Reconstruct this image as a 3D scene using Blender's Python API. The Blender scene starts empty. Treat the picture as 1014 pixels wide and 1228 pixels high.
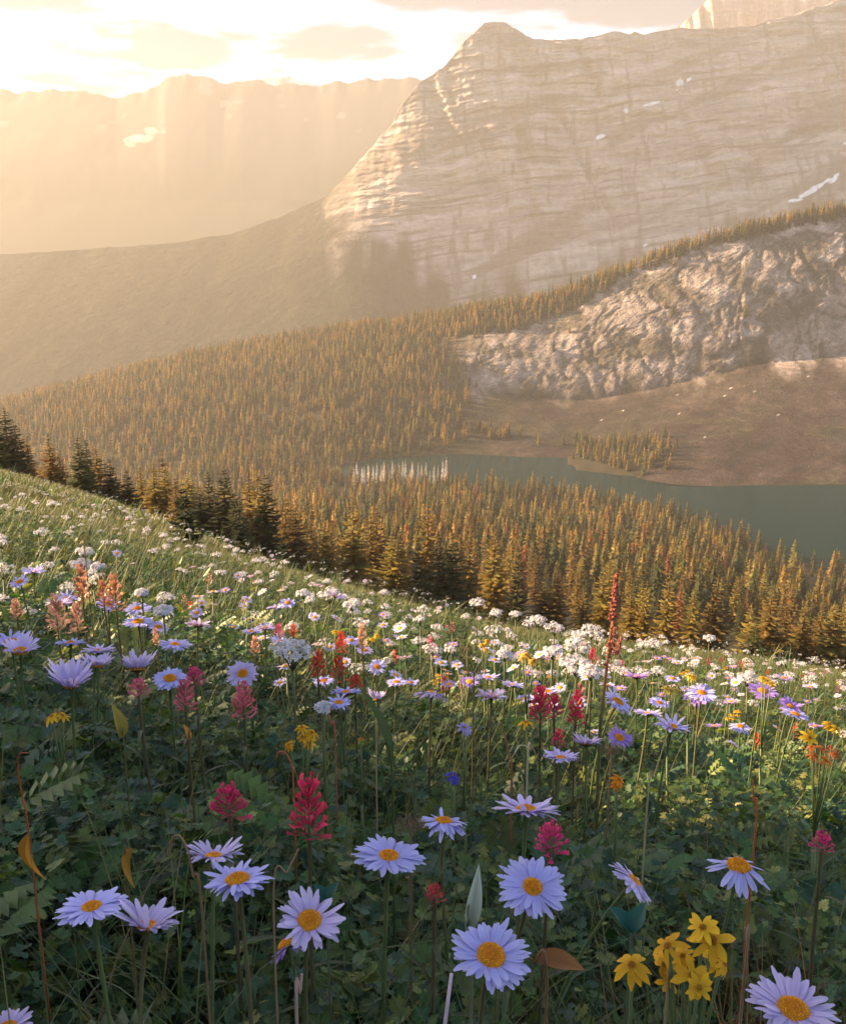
import bpy, math, random
import numpy as np
from mathutils import Vector, Matrix, Quaternion

# ------------------------------------------------------------------ camera, sky, sun, exposure
SC = bpy.context.scene
COL = SC.collection
PITCH = math.radians(14.7)
FPX = 1194.0                                     # focal length in pixels of the 1014 x 1228 photograph
cam_d = bpy.data.cameras.new('camera')
cam = bpy.data.objects.new('camera', cam_d)
COL.objects.link(cam)
cam.location = (0, 0, 0)
cam.rotation_euler = (math.pi / 2 - PITCH, 0, 0)
cam_d.sensor_fit = 'VERTICAL'
cam_d.sensor_height = 36.0
cam_d.lens = FPX / 1228 * 36.0
cam_d.clip_start = 0.02
cam_d.clip_end = 40000
SC.camera = cam

SUN_AZ, SUN_EL = -76.0, 20.0                      # degrees from +Y (negative: to the left), and above the horizon
az, el = math.radians(SUN_AZ), math.radians(SUN_EL)
sun_vec = Vector((math.sin(az) * math.cos(el), math.cos(az) * math.cos(el), math.sin(el)))
sun_d = bpy.data.lights.new('sun', 'SUN')
sun_d.energy = 4.5
sun_d.angle = math.radians(0.5)
sun_d.color = (1.0, 0.69, 0.38)
sun = bpy.data.objects.new('sun', sun_d)
sun.rotation_euler = sun_vec.to_track_quat('Z', 'Y').to_euler()
COL.objects.link(sun)

world = bpy.data.worlds.new('World')
SC.world = world
world.use_nodes = True
wt = world.node_tree
wt.nodes.clear()
w_out = wt.nodes.new('ShaderNodeOutputWorld')
w_bg = wt.nodes.new('ShaderNodeBackground')
w_sky = wt.nodes.new('ShaderNodeTexSky')
w_sky.sky_type = 'NISHITA'
w_sky.sun_disc = False
w_sky.sun_elevation = el
w_sky.sun_rotation = az
w_sky.altitude = 1500
w_sky.dust_density = 1.6
w_bg.inputs['Strength'].default_value = 0.10
# clouds: noise on the horizontal cloud plane (direction / height)
w_tc = wt.nodes.new('ShaderNodeTexCoord')
w_sep = wt.nodes.new('ShaderNodeSeparateXYZ')
wt.links.new(w_tc.outputs['Generated'], w_sep.inputs[0])
w_max = wt.nodes.new('ShaderNodeMath'); w_max.operation = 'MAXIMUM'; w_max.inputs[1].default_value = 0.02
wt.links.new(w_sep.outputs['Z'], w_max.inputs[0])
w_add = wt.nodes.new('ShaderNodeMath'); w_add.operation = 'ADD'; w_add.inputs[1].default_value = 0.10
wt.links.new(w_max.outputs[0], w_add.inputs[0])
w_dx = wt.nodes.new('ShaderNodeMath'); w_dx.operation = 'DIVIDE'
w_dy = wt.nodes.new('ShaderNodeMath'); w_dy.operation = 'DIVIDE'
wt.links.new(w_sep.outputs['X'], w_dx.inputs[0]); wt.links.new(w_add.outputs[0], w_dx.inputs[1])
wt.links.new(w_sep.outputs['Y'], w_dy.inputs[0]); wt.links.new(w_add.outputs[0], w_dy.inputs[1])
w_com = wt.nodes.new('ShaderNodeCombineXYZ')
wt.links.new(w_dx.outputs[0], w_com.inputs[0]); wt.links.new(w_dy.outputs[0], w_com.inputs[1])
w_noi = wt.nodes.new('ShaderNodeTexNoise')
w_noi.inputs['Scale'].default_value = 1.35
w_noi.inputs['Detail'].default_value = 7
w_noi.inputs['Roughness'].default_value = 0.52
w_off = wt.nodes.new('ShaderNodeVectorMath'); w_off.operation = 'ADD'
w_off.inputs[1].default_value = (2.7, 1.1, 0.0)
wt.links.new(w_com.outputs[0], w_off.inputs[0])
wt.links.new(w_off.outputs[0], w_noi.inputs['Vector'])
w_ramp = wt.nodes.new('ShaderNodeMapRange')
w_ramp.interpolation_type = 'SMOOTHSTEP'
w_ramp.inputs['From Min'].default_value = 0.40
w_ramp.inputs['From Max'].default_value = 0.56
w_ramp.inputs['To Max'].default_value = 0.92
wt.links.new(w_noi.outputs['Fac'], w_ramp.inputs['Value'])
w_mix = wt.nodes.new('ShaderNodeMix'); w_mix.data_type = 'RGBA'
wt.links.new(w_ramp.outputs[0], w_mix.inputs['Factor'])
wt.links.new(w_sky.outputs[0], w_mix.inputs['A'])
CLOUD = w_mix.inputs['B']
CLOUD.default_value = (0.30, 0.28, 0.285, 1)
wt.links.new(w_mix.outputs['Result'], w_bg.inputs['Color'])
wt.links.new(w_bg.outputs[0], w_out.inputs[0])

SC.view_settings.view_transform = 'Standard'
SC.view_settings.look = 'None'
SC.view_settings.exposure = 2.95
SC.view_settings.gamma = 1.0
SC.view_settings.use_curve_mapping = False
SC.cycles.use_denoising = True
SC.cycles.max_bounces = 6
SC.cycles.diffuse_bounces = 3
SC.cycles.glossy_bounces = 2
SC.cycles.transmission_bounces = 3
SC.cycles.volume_bounces = 0
SC.cycles.transparent_max_bounces = 4
SC.cycles.sample_clamp_indirect = 6.0

HAZE_DENSITY = 1.35e-4
HAZE_G = 0.22

rng = np.random.default_rng(7)
random.seed(7)
CP, SP = math.cos(PITCH), math.sin(PITCH)


# ------------------------------------------------------------------ helpers
def at(px, py, d):
    """world point on the ray through a photo pixel, at depth d along the view axis"""
    u, v = (px - 507) / FPX, (614 - py) / FPX
    return np.array((u * d, d * (CP + v * SP), d * (-SP + v * CP)))


def slope(py):
    v = (614 - np.asarray(py, float)) / FPX
    return (-SP + v * CP) / (CP + v * SP)


def tan_x(px, py):
    u, v = (np.asarray(px, float) - 507) / FPX, (614 - np.asarray(py, float)) / FPX
    return u / (CP + v * SP)


def smooth(x, a, b):
    t = np.clip((np.asarray(x, float) - a) / (b - a), 0, 1)
    return t * t * (3 - 2 * t)


def hash2(ix, iy, seed):
    h = (ix.astype(np.int64) * 374761393 + iy.astype(np.int64) * 668265263 + seed * 974711) & 0xffffffff
    h = ((h ^ (h >> 13)) * 1274126177) & 0xffffffff
    h = h ^ (h >> 16)
    return (h & 0xffff) / 32767.5 - 1.0


def vnoise(x, y, seed=0):
    x, y = np.broadcast_arrays(np.asarray(x, float), np.asarray(y, float))
    ix, iy = np.floor(x), np.floor(y)
    fx, fy = x - ix, y - iy
    ux, uy = fx * fx * (3 - 2 * fx), fy * fy * (3 - 2 * fy)
    a, b = hash2(ix, iy, seed), hash2(ix + 1, iy, seed)
    c, d = hash2(ix, iy + 1, seed), hash2(ix + 1, iy + 1, seed)
    return (a * (1 - ux) + b * ux) * (1 - uy) + (c * (1 - ux) + d * ux) * uy


def fbm(x, y, octaves=4, seed=0, gain=0.5):
    x, y = np.asarray(x, float), np.asarray(y, float)
    s, a, n = 0.0, 1.0, 0.0
    for k in range(octaves):
        s = s + a * vnoise(x * 2 ** k + 17.3 * k, y * 2 ** k - 9.1 * k, seed + k)
        n += a
        a *= gain
    return s / n


class Bag:
    """collects triangles with vertex colours and material slots; build() links them as ONE mesh object"""
    def __init__(self):
        self.V, self.F, self.C, self.M, self.n = [], [], [], [], 0

    def add(self, V, F, C, m=0):
        V = np.asarray(V, np.float32).reshape(-1, 3)
        F = np.asarray(F, np.int64).reshape(-1, 3)
        C = np.broadcast_to(np.asarray(C, np.float32), V.shape)
        self.V.append(V); self.F.append(F + self.n); self.C.append(C)
        self.M.append(np.full(len(F), m, np.int32))
        self.n += len(V)
        return self

    def mesh(self, name, mats, smooth_shade=True):
        V, F, C, M = np.concatenate(self.V), np.concatenate(self.F), np.concatenate(self.C), np.concatenate(self.M)
        me = bpy.data.meshes.new(name)
        me.vertices.add(len(V)); me.vertices.foreach_set('co', V.ravel())
        me.loops.add(F.size); me.loops.foreach_set('vertex_index', F.ravel().astype(np.int32))
        me.polygons.add(len(F))
        me.polygons.foreach_set('loop_start', np.arange(0, F.size, 3, dtype=np.int32))
        me.polygons.foreach_set('loop_total', np.full(len(F), 3, np.int32))
        for m in (mats if isinstance(mats, (list, tuple)) else [mats]):
            me.materials.append(m)
        me.polygons.foreach_set('material_index', M)
        me.polygons.foreach_set('use_smooth', np.full(len(F), smooth_shade, bool))
        at_ = me.attributes.new('Col', 'FLOAT_COLOR', 'POINT')
        at_.data.foreach_set('color', np.concatenate([C, np.ones((len(C), 1), np.float32)], 1).astype(np.float32).ravel())
        me.update(calc_edges=True)
        return me

    def build(self, name, mats, parent=None, smooth_shade=True):
        return link(name, self.mesh(name, mats, smooth_shade), parent)


def link(name, data, parent=None):
    o = bpy.data.objects.new(name, data)
    COL.objects.link(o)
    if parent is not None:
        o.parent = parent
    return o


def tag(o, label=None, cat=None, group=None, kind=None):
    for k, v in (('label', label), ('category', cat), ('group', group), ('kind', kind)):
        if v:
            o[k] = v
    return o


def empty(name, loc):
    o = bpy.data.objects.new(name, None)
    o.empty_display_size = 0.05
    o.location = loc
    COL.objects.link(o)
    return o


def grid_faces(nu, nv):
    i, j = np.meshgrid(np.arange(nu - 1), np.arange(nv - 1), indexing='ij')
    a = (i * nv + j).ravel()
    return np.concatenate([np.stack([a, a + nv, a + nv + 1], 1), np.stack([a, a + nv + 1, a + 1], 1)])


def rot(azim, pitch, roll):
    """n rotation matrices: a thing lying along +Y, rolled about Y, its tip raised by pitch, turned by azim about Z"""
    azim, pitch, roll = np.broadcast_arrays(np.asarray(azim, float), np.asarray(pitch, float), np.asarray(roll, float))
    n = azim.size
    def m(a, rows):
        c, s, z, o = np.cos(a), np.sin(a), np.zeros(n), np.ones(n)
        d = {'c': c, 's': s, 'n': -s, '0': z, '1': o}
        return np.stack([np.stack([d[ch] for ch in r], -1) for r in rows], -2)
    return m(azim, ('cn0', 'sc0', '001')) @ m(pitch, ('100', '0cn', '0sc')) @ m(roll, ('c0s', '010', 'n0c'))


def spread(bag, tmpl, R, L, S, C, m=0):
    """copies of a small template (verts, tris, shade) into a bag"""
    tv, tf, ts = tmpl
    n = len(L)
    if n == 0:
        return
    S = np.asarray(S, float)
    S = S[:, None] if S.ndim == 1 else S
    V = np.einsum('nij,nmj->nmi', R, tv[None] * S[:, None, :]) + np.asarray(L)[:, None, :]
    F = tf[None] + (np.arange(n) * len(tv))[:, None, None]
    CC = np.asarray(C)[:, None, :] * ts[None]
    bag.add(V.reshape(-1, 3), F.reshape(-1, 3), CC.reshape(-1, 3), m)


def tube(bag, pts, rad, col, m=0, sides=6):
    pts = np.asarray(pts, float)
    n = len(pts)
    rad = np.broadcast_to(np.asarray(rad, float), (n,))
    tan = np.gradient(pts, axis=0)
    tan /= np.linalg.norm(tan, axis=1)[:, None] + 1e-12
    ref = np.array((0.31, 0.95, 0.05)) if abs(tan[:, 2]).mean() > 0.5 else np.array((0.02, 0.05, 1.0))
    a = np.cross(tan, ref); a /= np.linalg.norm(a, axis=1)[:, None] + 1e-12
    b = np.cross(tan, a)
    ph = np.arange(sides) / sides * 2 * math.pi
    V = pts[:, None] + rad[:, None, None] * (np.cos(ph)[None, :, None] * a[:, None] + np.sin(ph)[None, :, None] * b[:, None])
    F = []
    for i in range(n - 1):
        for k in range(sides):
            p, q = i * sides + k, i * sides + (k + 1) % sides
            F += [(p, q, q + sides), (p, q + sides, p + sides)]
    c = np.asarray(col, float)
    c = np.repeat(c, sides, 0) if c.ndim == 2 else c
    V = V.reshape(-1, 3)
    e = len(V)
    V = np.concatenate([V, pts[:1], pts[-1:]])
    if c.ndim == 2:
        c = np.concatenate([c, c[:1], c[-1:]])
    for k in range(sides):
        F += [(e, (k + 1) % sides, k), (e + 1, (n - 1) * sides + k, (n - 1) * sides + (k + 1) % sides)]
    bag.add(V, F, c, m)


# ------------------------------------------------------------------ materials
def new_mat(name):
    m = bpy.data.materials.new(name)
    m.use_nodes = True
    nt = m.node_tree
    return m, nt, nt.nodes['Principled BSDF'], nt.nodes['Material Output']


def attr_mat(name, rough=0.6, spec=0.3, transl=0.0, vary=0.0, bump=None, tint_transl=(1, 1, 1), noise_scale=None, noise_amt=0.0):
    """vertex-coloured material; transl mixes in a translucent lobe; vary changes brightness from copy to copy"""
    m, nt, p, out = new_mat(name)
    L = nt.links.new
    a = nt.nodes.new('ShaderNodeAttribute'); a.attribute_name = 'Col'
    col = a.outputs['Color']
    if vary:
        oi = nt.nodes.new('ShaderNodeObjectInfo')
        mr = nt.nodes.new('ShaderNodeMapRange')
        mr.inputs['To Min'].default_value = 1 - vary; mr.inputs['To Max'].default_value = 1 + vary
        L(oi.outputs['Random'], mr.inputs['Value'])
        hs = nt.nodes.new('ShaderNodeHueSaturation')
        L(mr.outputs[0], hs.inputs['Value'])
        mr2 = nt.nodes.new('ShaderNodeMapRange')
        mr2.inputs['To Min'].default_value = 0.5 - vary * 0.07; mr2.inputs['To Max'].default_value = 0.5 + vary * 0.07
        L(oi.outputs['Random'], mr2.inputs['Value'])
        L(mr2.outputs[0], hs.inputs['Hue'])
        L(col, hs.inputs['Color'])
        col = hs.outputs[0]
    if noise_scale:
        tn = nt.nodes.new('ShaderNodeTexNoise'); tn.inputs['Scale'].default_value = noise_scale; tn.inputs['Detail'].default_value = 5
        g = nt.nodes.new('ShaderNodeNewGeometry')
        L(g.outputs['Position'], tn.inputs['Vector'])
        mr = nt.nodes.new('ShaderNodeMapRange')
        mr.inputs['From Min'].default_value = 0.3; mr.inputs['From Max'].default_value = 0.7
        mr.inputs['To Min'].default_value = 1 - noise_amt; mr.inputs['To Max'].default_value = 1 + noise_amt
        L(tn.outputs['Fac'], mr.inputs['Value'])
        mx = nt.nodes.new('ShaderNodeVectorMath'); mx.operation = 'SCALE'
        L(col, mx.inputs[0]); L(mr.outputs[0], mx.inputs['Scale'])
        col = mx.outputs[0]
    L(col, p.inputs['Base Color'])
    p.inputs['Roughness'].default_value = rough
    p.inputs['Specular IOR Level'].default_value = spec
    if bump:
        tn = nt.nodes.new('ShaderNodeTexNoise'); tn.inputs['Scale'].default_value = bump[0]; tn.inputs['Detail'].default_value = 6
        g = nt.nodes.new('ShaderNodeNewGeometry')
        L(g.outputs['Position'], tn.inputs['Vector'])
        bp = nt.nodes.new('ShaderNodeBump'); bp.inputs['Strength'].default_value = bump[1]; bp.inputs['Distance'].default_value = bump[2]
        L(tn.outputs['Fac'], bp.inputs['Height']); L(bp.outputs[0], p.inputs['Normal'])
    if transl:
        tb = nt.nodes.new('ShaderNodeBsdfTranslucent')
        tm = nt.nodes.new('ShaderNodeVectorMath'); tm.operation = 'MULTIPLY'; tm.inputs[1].default_value = tint_transl
        L(col, tm.inputs[0]); L(tm.outputs[0], tb.inputs['Color'])
        ms = nt.nodes.new('ShaderNodeMixShader'); ms.inputs[0].default_value = transl
        L(p.outputs[0], ms.inputs[1]); L(tb.outputs[0], ms.inputs[2]); L(ms.outputs[0], out.inputs['Surface'])
    return m


M_GROUND = attr_mat('meadow_soil', 0.95, 0.1, noise_scale=6.0, noise_amt=0.35, bump=(9.0, 0.6, 0.05))


def rock_mat(name, layers, voro, bump_d):
    """vertex-coloured rock; layers = [(scale xyz, brightness swing)], voro = scale and swing of broken blocks"""
    m, nt, p, out = new_mat(name)
    L = nt.links.new
    a = nt.nodes.new('ShaderNodeAttribute'); a.attribute_name = 'Col'
    g = nt.nodes.new('ShaderNodeNewGeometry')
    col, hgt = a.outputs['Color'], None
    def scale(col, fac, lo, hi, fmin, fmax):
        mr = nt.nodes.new('ShaderNodeMapRange')
        mr.inputs['From Min'].default_value = fmin; mr.inputs['From Max'].default_value = fmax
        mr.inputs['To Min'].default_value = lo; mr.inputs['To Max'].default_value = hi
        L(fac, mr.inputs['Value'])
        v = nt.nodes.new('ShaderNodeVectorMath'); v.operation = 'SCALE'
        L(col, v.inputs[0]); L(mr.outputs[0], v.inputs['Scale'])
        return v.outputs[0]
    for sc, amt, tilt in layers:
        mp = nt.nodes.new('ShaderNodeMapping'); mp.vector_type = 'POINT'
        mp.inputs['Rotation'].default_value = (0, tilt, 0); mp.inputs['Scale'].default_value = sc
        L(g.outputs['Position'], mp.inputs['Vector'])
        tn = nt.nodes.new('ShaderNodeTexNoise'); tn.inputs['Scale'].default_value = 1.0; tn.inputs['Detail'].default_value = 6; tn.inputs['Roughness'].default_value = 0.62
        L(mp.outputs[0], tn.inputs['Vector'])
        col = scale(col, tn.outputs['Fac'], 1 - amt, 1 + amt, 0.32, 0.68)
        if hgt is None:
            hgt = tn.outputs['Fac']
        else:
            ad = nt.nodes.new('ShaderNodeMath'); ad.operation = 'ADD'; L(hgt, ad.inputs[0]); L(tn.outputs['Fac'], ad.inputs[1]); hgt = ad.outputs[0]
    if voro:
        vt = nt.nodes.new('ShaderNodeTexVoronoi'); vt.inputs['Scale'].default_value = voro[0]
        tn = nt.nodes.new('ShaderNodeTexNoise'); tn.inputs['Scale'].default_value = voro[0] * 0.8; tn.inputs['Detail'].default_value = 3
        L(g.outputs['Position'], tn.inputs['Vector'])
        mx = nt.nodes.new('ShaderNodeVectorMath'); mx.operation = 'MULTIPLY_ADD'; mx.inputs[1].default_value = (14, 14, 14)
        L(tn.outputs['Color'], mx.inputs[0]); L(g.outputs['Position'], mx.inputs[2])
        L(mx.outputs[0], vt.inputs['Vector'])
        sp = nt.nodes.new('ShaderNodeSeparateColor'); L(vt.outputs['Color'], sp.inputs[0])
        col = scale(col, sp.outputs[0], 1 - voro[1], 1 + voro[1], 0, 1)
        ad = nt.nodes.new('ShaderNodeMath'); ad.operation = 'MULTIPLY_ADD'; ad.inputs[1].default_value = 0.5
        L(sp.outputs[1], ad.inputs[0]); L(hgt, ad.inputs[2]); hgt = ad.outputs[0]
    L(col, p.inputs['Base Color'])
    p.inputs['Roughness'].default_value = 0.9; p.inputs['Specular IOR Level'].default_value = 0.12
    bp = nt.nodes.new('ShaderNodeBump'); bp.inputs['Strength'].default_value = 0.9; bp.inputs['Distance'].default_value = bump_d
    L(hgt, bp.inputs['Height']); L(bp.outputs[0], p.inputs['Normal'])
    return m


M_ROCK = rock_mat('limestone', [((0.011, 0.011, 0.075), 0.22, math.radians(-6)), ((0.05, 0.05, 0.012), 0.16, 0.0), ((0.06, 0.06, 0.09), 0.14, math.radians(-20))], None, 5.0)
M_RIDGE = rock_mat('ridge_rock', [((0.05, 0.05, 0.07), 0.36, math.radians(-14)), ((0.16, 0.16, 0.20), 0.36, math.radians(30)), ((0.5, 0.5, 0.35), 0.30, math.radians(-35))], (0.065, 0.16), 2.2)
M_FAR = attr_mat('far_slopes', 0.95, 0.1)
M_NEEDLE = attr_mat('needles', 0.65, 0.25, transl=0.45, vary=0.3, tint_transl=(2.6, 1.7, 0.42))
M_NEEDLE_FAR = attr_mat('far_needles', 0.7, 0.2, transl=0.45, tint_transl=(2.6, 1.7, 0.42))
M_BARK = attr_mat('bark', 0.9, 0.2)
M_LEAF = attr_mat('leaf', 0.45, 0.28, transl=0.3, tint_transl=(1.3, 1.4, 0.5))
M_GRASS = attr_mat('grass_blade', 0.5, 0.28, transl=0.35, tint_transl=(1.3, 1.3, 0.6))
M_PETAL = attr_mat('petal', 0.6, 0.25, transl=0.35, vary=0.06)
M_DISC = attr_mat('flower_disc', 0.7, 0.2, transl=0.05)
M_STEM = attr_mat('stem', 0.55, 0.35, transl=0.08)
M_BRACT = attr_mat('bract', 0.7, 0.15, transl=0.4, vary=0.12)
M_WHITE = attr_mat('white_floret', 0.6, 0.25, transl=0.3)
M_DRY = attr_mat('dry_plant', 0.7, 0.25, transl=0.2)

# ------------------------------------------------------------------ the lake outline and the near terrain
LAKE_Z = -200.0
shore_px = [(395, 566), (420, 571), (480, 576), (540, 577), (590, 580), (640, 586), (690, 590), (730, 596), (780, 608), (830, 625),
            (870, 642), (900, 655), (950, 675), (1014, 696), (1120, 735),
            (1180, 600), (1100, 588), (1014, 580), (940, 578), (870, 577), (800, 575), (740, 571), (695, 566), (683, 557), (680, 548), (640, 543), (560, 542),
            (500, 547), (440, 553), (405, 560)]
LAKE = []
for px, py in shore_px:
    yy = LAKE_Z / float(slope(py))
    LAKE.append((float(tan_x(px, py)) * yy, yy))
LAKE = np.array(LAKE)


def lake_dist(x, y):
    """signed distance to the shore: negative over the water"""
    x, y = np.asarray(x, float), np.asarray(y, float)
    d = np.full(x.shape, 1e9)
    inside = np.zeros(x.shape, bool)
    for (ax, ay), (bx, by) in zip(LAKE, np.roll(LAKE, -1, 0)):
        ex, ey = bx - ax, by - ay
        t = np.clip(((x - ax) * ex + (y - ay) * ey) / (ex * ex + ey * ey), 0, 1)
        d = np.minimum(d, np.hypot(x - ax - t * ex, y - ay - t * ey))
        cross = ((ay > y) != (by > y)) & (x < ex * (y - ay) / (ey + 1e-12) + ax)
        inside ^= cross
    d = d + 3.0 * fbm(x / 25, y / 25, 3, 5)
    return np.where(inside, -d, d)


T_K = np.array([-1.2, -0.43, -0.2, 0.0, 0.2, 0.457, 1.2])
Y_K = np.array([95, 150, 300, 450, 600, 750, 900, 1100])
S_TAB = np.array([[-0.225, -0.255, -0.262, -0.26, -0.255, -0.25, -0.245, -0.215],
                  [-0.232, -0.255, -0.262, -0.258, -0.252, -0.247, -0.243, -0.21],
                  [-0.33, -0.335, -0.31, -0.285, -0.268, -0.255, -0.238, -0.195],
                  [-0.408, -0.395, -0.335, -0.298, -0.272, -0.252, -0.226, -0.185],
                  [-0.45, -0.425, -0.365, -0.325, -0.297, -0.2706, -0.225, -0.185],
                  [-0.485, -0.455, -0.405, -0.367, -0.3345, -0.27, -0.225, -0.185],
                  [-0.56, -0.52, -0.46, -0.42, -0.36, -0.29, -0.24, -0.19]])


def table_slope(t, y):
    t = np.clip(t, T_K[0], T_K[-1])
    ly, lk = np.log(np.clip(y, Y_K[0], Y_K[-1])), np.log(Y_K)
    it = np.clip(np.searchsorted(T_K, t) - 1, 0, len(T_K) - 2)
    iy = np.clip(np.searchsorted(lk, ly) - 1, 0, len(Y_K) - 2)
    ft = (t - T_K[it]) / (T_K[it + 1] - T_K[it])
    fy = (ly - lk[iy]) / (lk[iy + 1] - lk[iy])
    return (S_TAB[it, iy] * (1 - ft) + S_TAB[it + 1, iy] * ft) * (1 - fy) + (S_TAB[it, iy + 1] * (1 - ft) + S_TAB[it + 1, iy + 1] * ft) * fy


CAM_H = 0.75


def ground_z(x, y):
    x, y = np.asarray(x, float), np.asarray(y, float)
    r = np.hypot(x, y)
    t = x / np.maximum(y, 0.35 * r + 0.05)
    k = 1e-4 + 9e-4 * smooth(t, -0.45, 0.0)
    z = -CAM_H - 0.20 * x - 0.30 * y - k * np.clip(y, 0, 130) ** 2
    z = z + np.clip(y, 0, 130) * smooth(r, 2, 11) * (0.010 * (1 - smooth(t, -0.3, -0.12)) - 0.022 * np.exp(-((t - 0.1) / 0.23) ** 2))
    z = z + 0.03 * fbm(x / 0.7, y / 0.7, 3, 11) + 0.13 * fbm(x / 7, y / 7, 3, 12) * smooth(r, 3, 14) + 0.5 * fbm(x / 26, y / 26, 3, 13) * smooth(r, 18, 55)
    yf = np.maximum(y, 0.55 * r)
    far = yf * table_slope(x / np.maximum(yf, 1e-3), yf) + 2.0 * fbm(x / 60, y / 60, 3, 14) * smooth(r, 80, 200)
    w = smooth(yf, 58, 108)
    z = z * (1 - w) + far * w
    m = r > 450
    if np.any(m):
        d = lake_dist(x[m], y[m])
        zz = z[m]
        shore = LAKE_Z + 0.5 + 0.16 * np.clip(d, 0, 120)
        zz = np.where(d < 0, LAKE_Z - 0.2 + 0.12 * np.maximum(d, -60), np.where(d < 120, np.maximum(np.minimum(zz, shore + 14), LAKE_Z + 0.4 + 0.03 * d), zz))
        near = (x[m] > -125) | (zz > LAKE_Z)
        z = z.copy()
        z[m] = np.where(near, zz, z[m])
    return z


th = np.radians(np.concatenate([np.arange(-180, -40, 4.0), np.arange(-40, 40, 0.16), np.arange(40, 180.1, 4.0)]))
rr = np.concatenate([[0.001], np.geomspace(0.12, 1350, 330)])
TH, RR = np.meshgrid(th, rr, indexing='ij')
gx, gy = RR * np.sin(TH), RR * np.cos(TH)
gz = ground_z(gx, gy)
patch = fbm(gx / 5, gy / 5, 4, 21) * 0.5 + 0.5
patch2 = fbm(gx / 14, gy / 14, 4, 22) * 0.5 + 0.5
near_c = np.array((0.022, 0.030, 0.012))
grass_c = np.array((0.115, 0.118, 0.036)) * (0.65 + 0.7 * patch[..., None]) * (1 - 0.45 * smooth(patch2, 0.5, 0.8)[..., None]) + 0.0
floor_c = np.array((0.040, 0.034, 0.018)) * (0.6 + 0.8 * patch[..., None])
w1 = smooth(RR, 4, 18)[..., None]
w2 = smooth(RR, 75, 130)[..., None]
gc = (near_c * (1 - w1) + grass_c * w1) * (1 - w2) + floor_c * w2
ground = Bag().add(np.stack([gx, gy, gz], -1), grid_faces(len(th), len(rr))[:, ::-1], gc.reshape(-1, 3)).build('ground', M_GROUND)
tag(ground, 'steep alpine meadow falling away to a wooded valley floor', kind='structure')

# lake water
lk = Bag()
# the sheet reaches a little under the banks, so that the ground itself draws the shoreline
m_w, nt, p, out = new_mat('lake_water')
p.inputs['Base Color'].default_value = (0.004, 0.022, 0.023, 1)
p.inputs['Roughness'].default_value = 0.06
p.inputs['IOR'].default_value = 1.33
p.inputs['Specular IOR Level'].default_value = 0.035
tn = nt.nodes.new('ShaderNodeTexNoise'); tn.inputs['Scale'].default_value = 0.25; tn.inputs['Detail'].default_value = 5
gpos = nt.nodes.new('ShaderNodeNewGeometry'); nt.links.new(gpos.outputs['Position'], tn.inputs['Vector'])
bp = nt.nodes.new('ShaderNodeBump'); bp.inputs['Strength'].default_value = 0.35; bp.inputs['Distance'].default_value = 0.5
nt.links.new(tn.outputs['Fac'], bp.inputs['Height']); nt.links.new(bp.outputs[0], p.inputs['Normal'])
water = lk.add([(-112, 560, LAKE_Z), (640, 560, LAKE_Z), (640, 1080, LAKE_Z), (-112, 1080, LAKE_Z)], [(0, 1, 2), (0, 2, 3)], (1, 1, 1)).build('lake_water', m_w)
tag(water, 'dark teal mountain lake below the cliffs', kind='structure')


# ------------------------------------------------------------------ mountains: sheets between a foot line and a crest line
class Sheet:
    def __init__(self, cols, rows, s_rows, nt_, ns_, blur=0, sharp=None):
        cols = np.array(cols, float)
        X, Y, Z = [], [], []
        for dist, py in rows:
            dist, py = np.broadcast_to(np.asarray(dist, float), cols.shape), np.broadcast_to(np.asarray(py, float), cols.shape)
            X.append(tan_x(cols, py) * dist); Y.append(dist); Z.append(slope(py) * dist)
        g = np.linspace(cols[0], cols[-1], nt_)
        s = np.linspace(0, 1, ns_)
        def up(A):
            A = np.array([np.interp(g, cols, a) for a in A])
            keep = None if sharp is None else A[sharp].copy()
            if blur:
                ker = np.exp(-0.5 * (np.arange(-3 * blur, 3 * blur + 1) / blur) ** 2); ker /= ker.sum()
                A = np.array([np.convolve(np.pad(a, 3 * blur, mode='edge'), ker, 'valid') for a in A])
            if keep is not None:
                A[sharp] = keep
            return np.array([np.interp(s, s_rows, A[:, i]) for i in range(nt_)])
        self.px = np.repeat(g[:, None], ns_, 1); self.s = np.repeat(s[None], nt_, 0)
        self.x, self.y, self.z = up(X), up(Y), up(Z)
        self.nt, self.ns = nt_, ns_

    def build(self, name, mat, colr):
        V = np.stack([self.x, self.y, self.z], -1)
        return Bag().add(V, grid_faces(self.nt, self.ns)[:, ::-1], colr.reshape(-1, 3)).build(name, mat)


def c3(c):
    return np.array(c, float)[None, None]


def mix3(a, b, w):
    return a * (1 - w[..., None]) + b * w[..., None]


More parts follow.
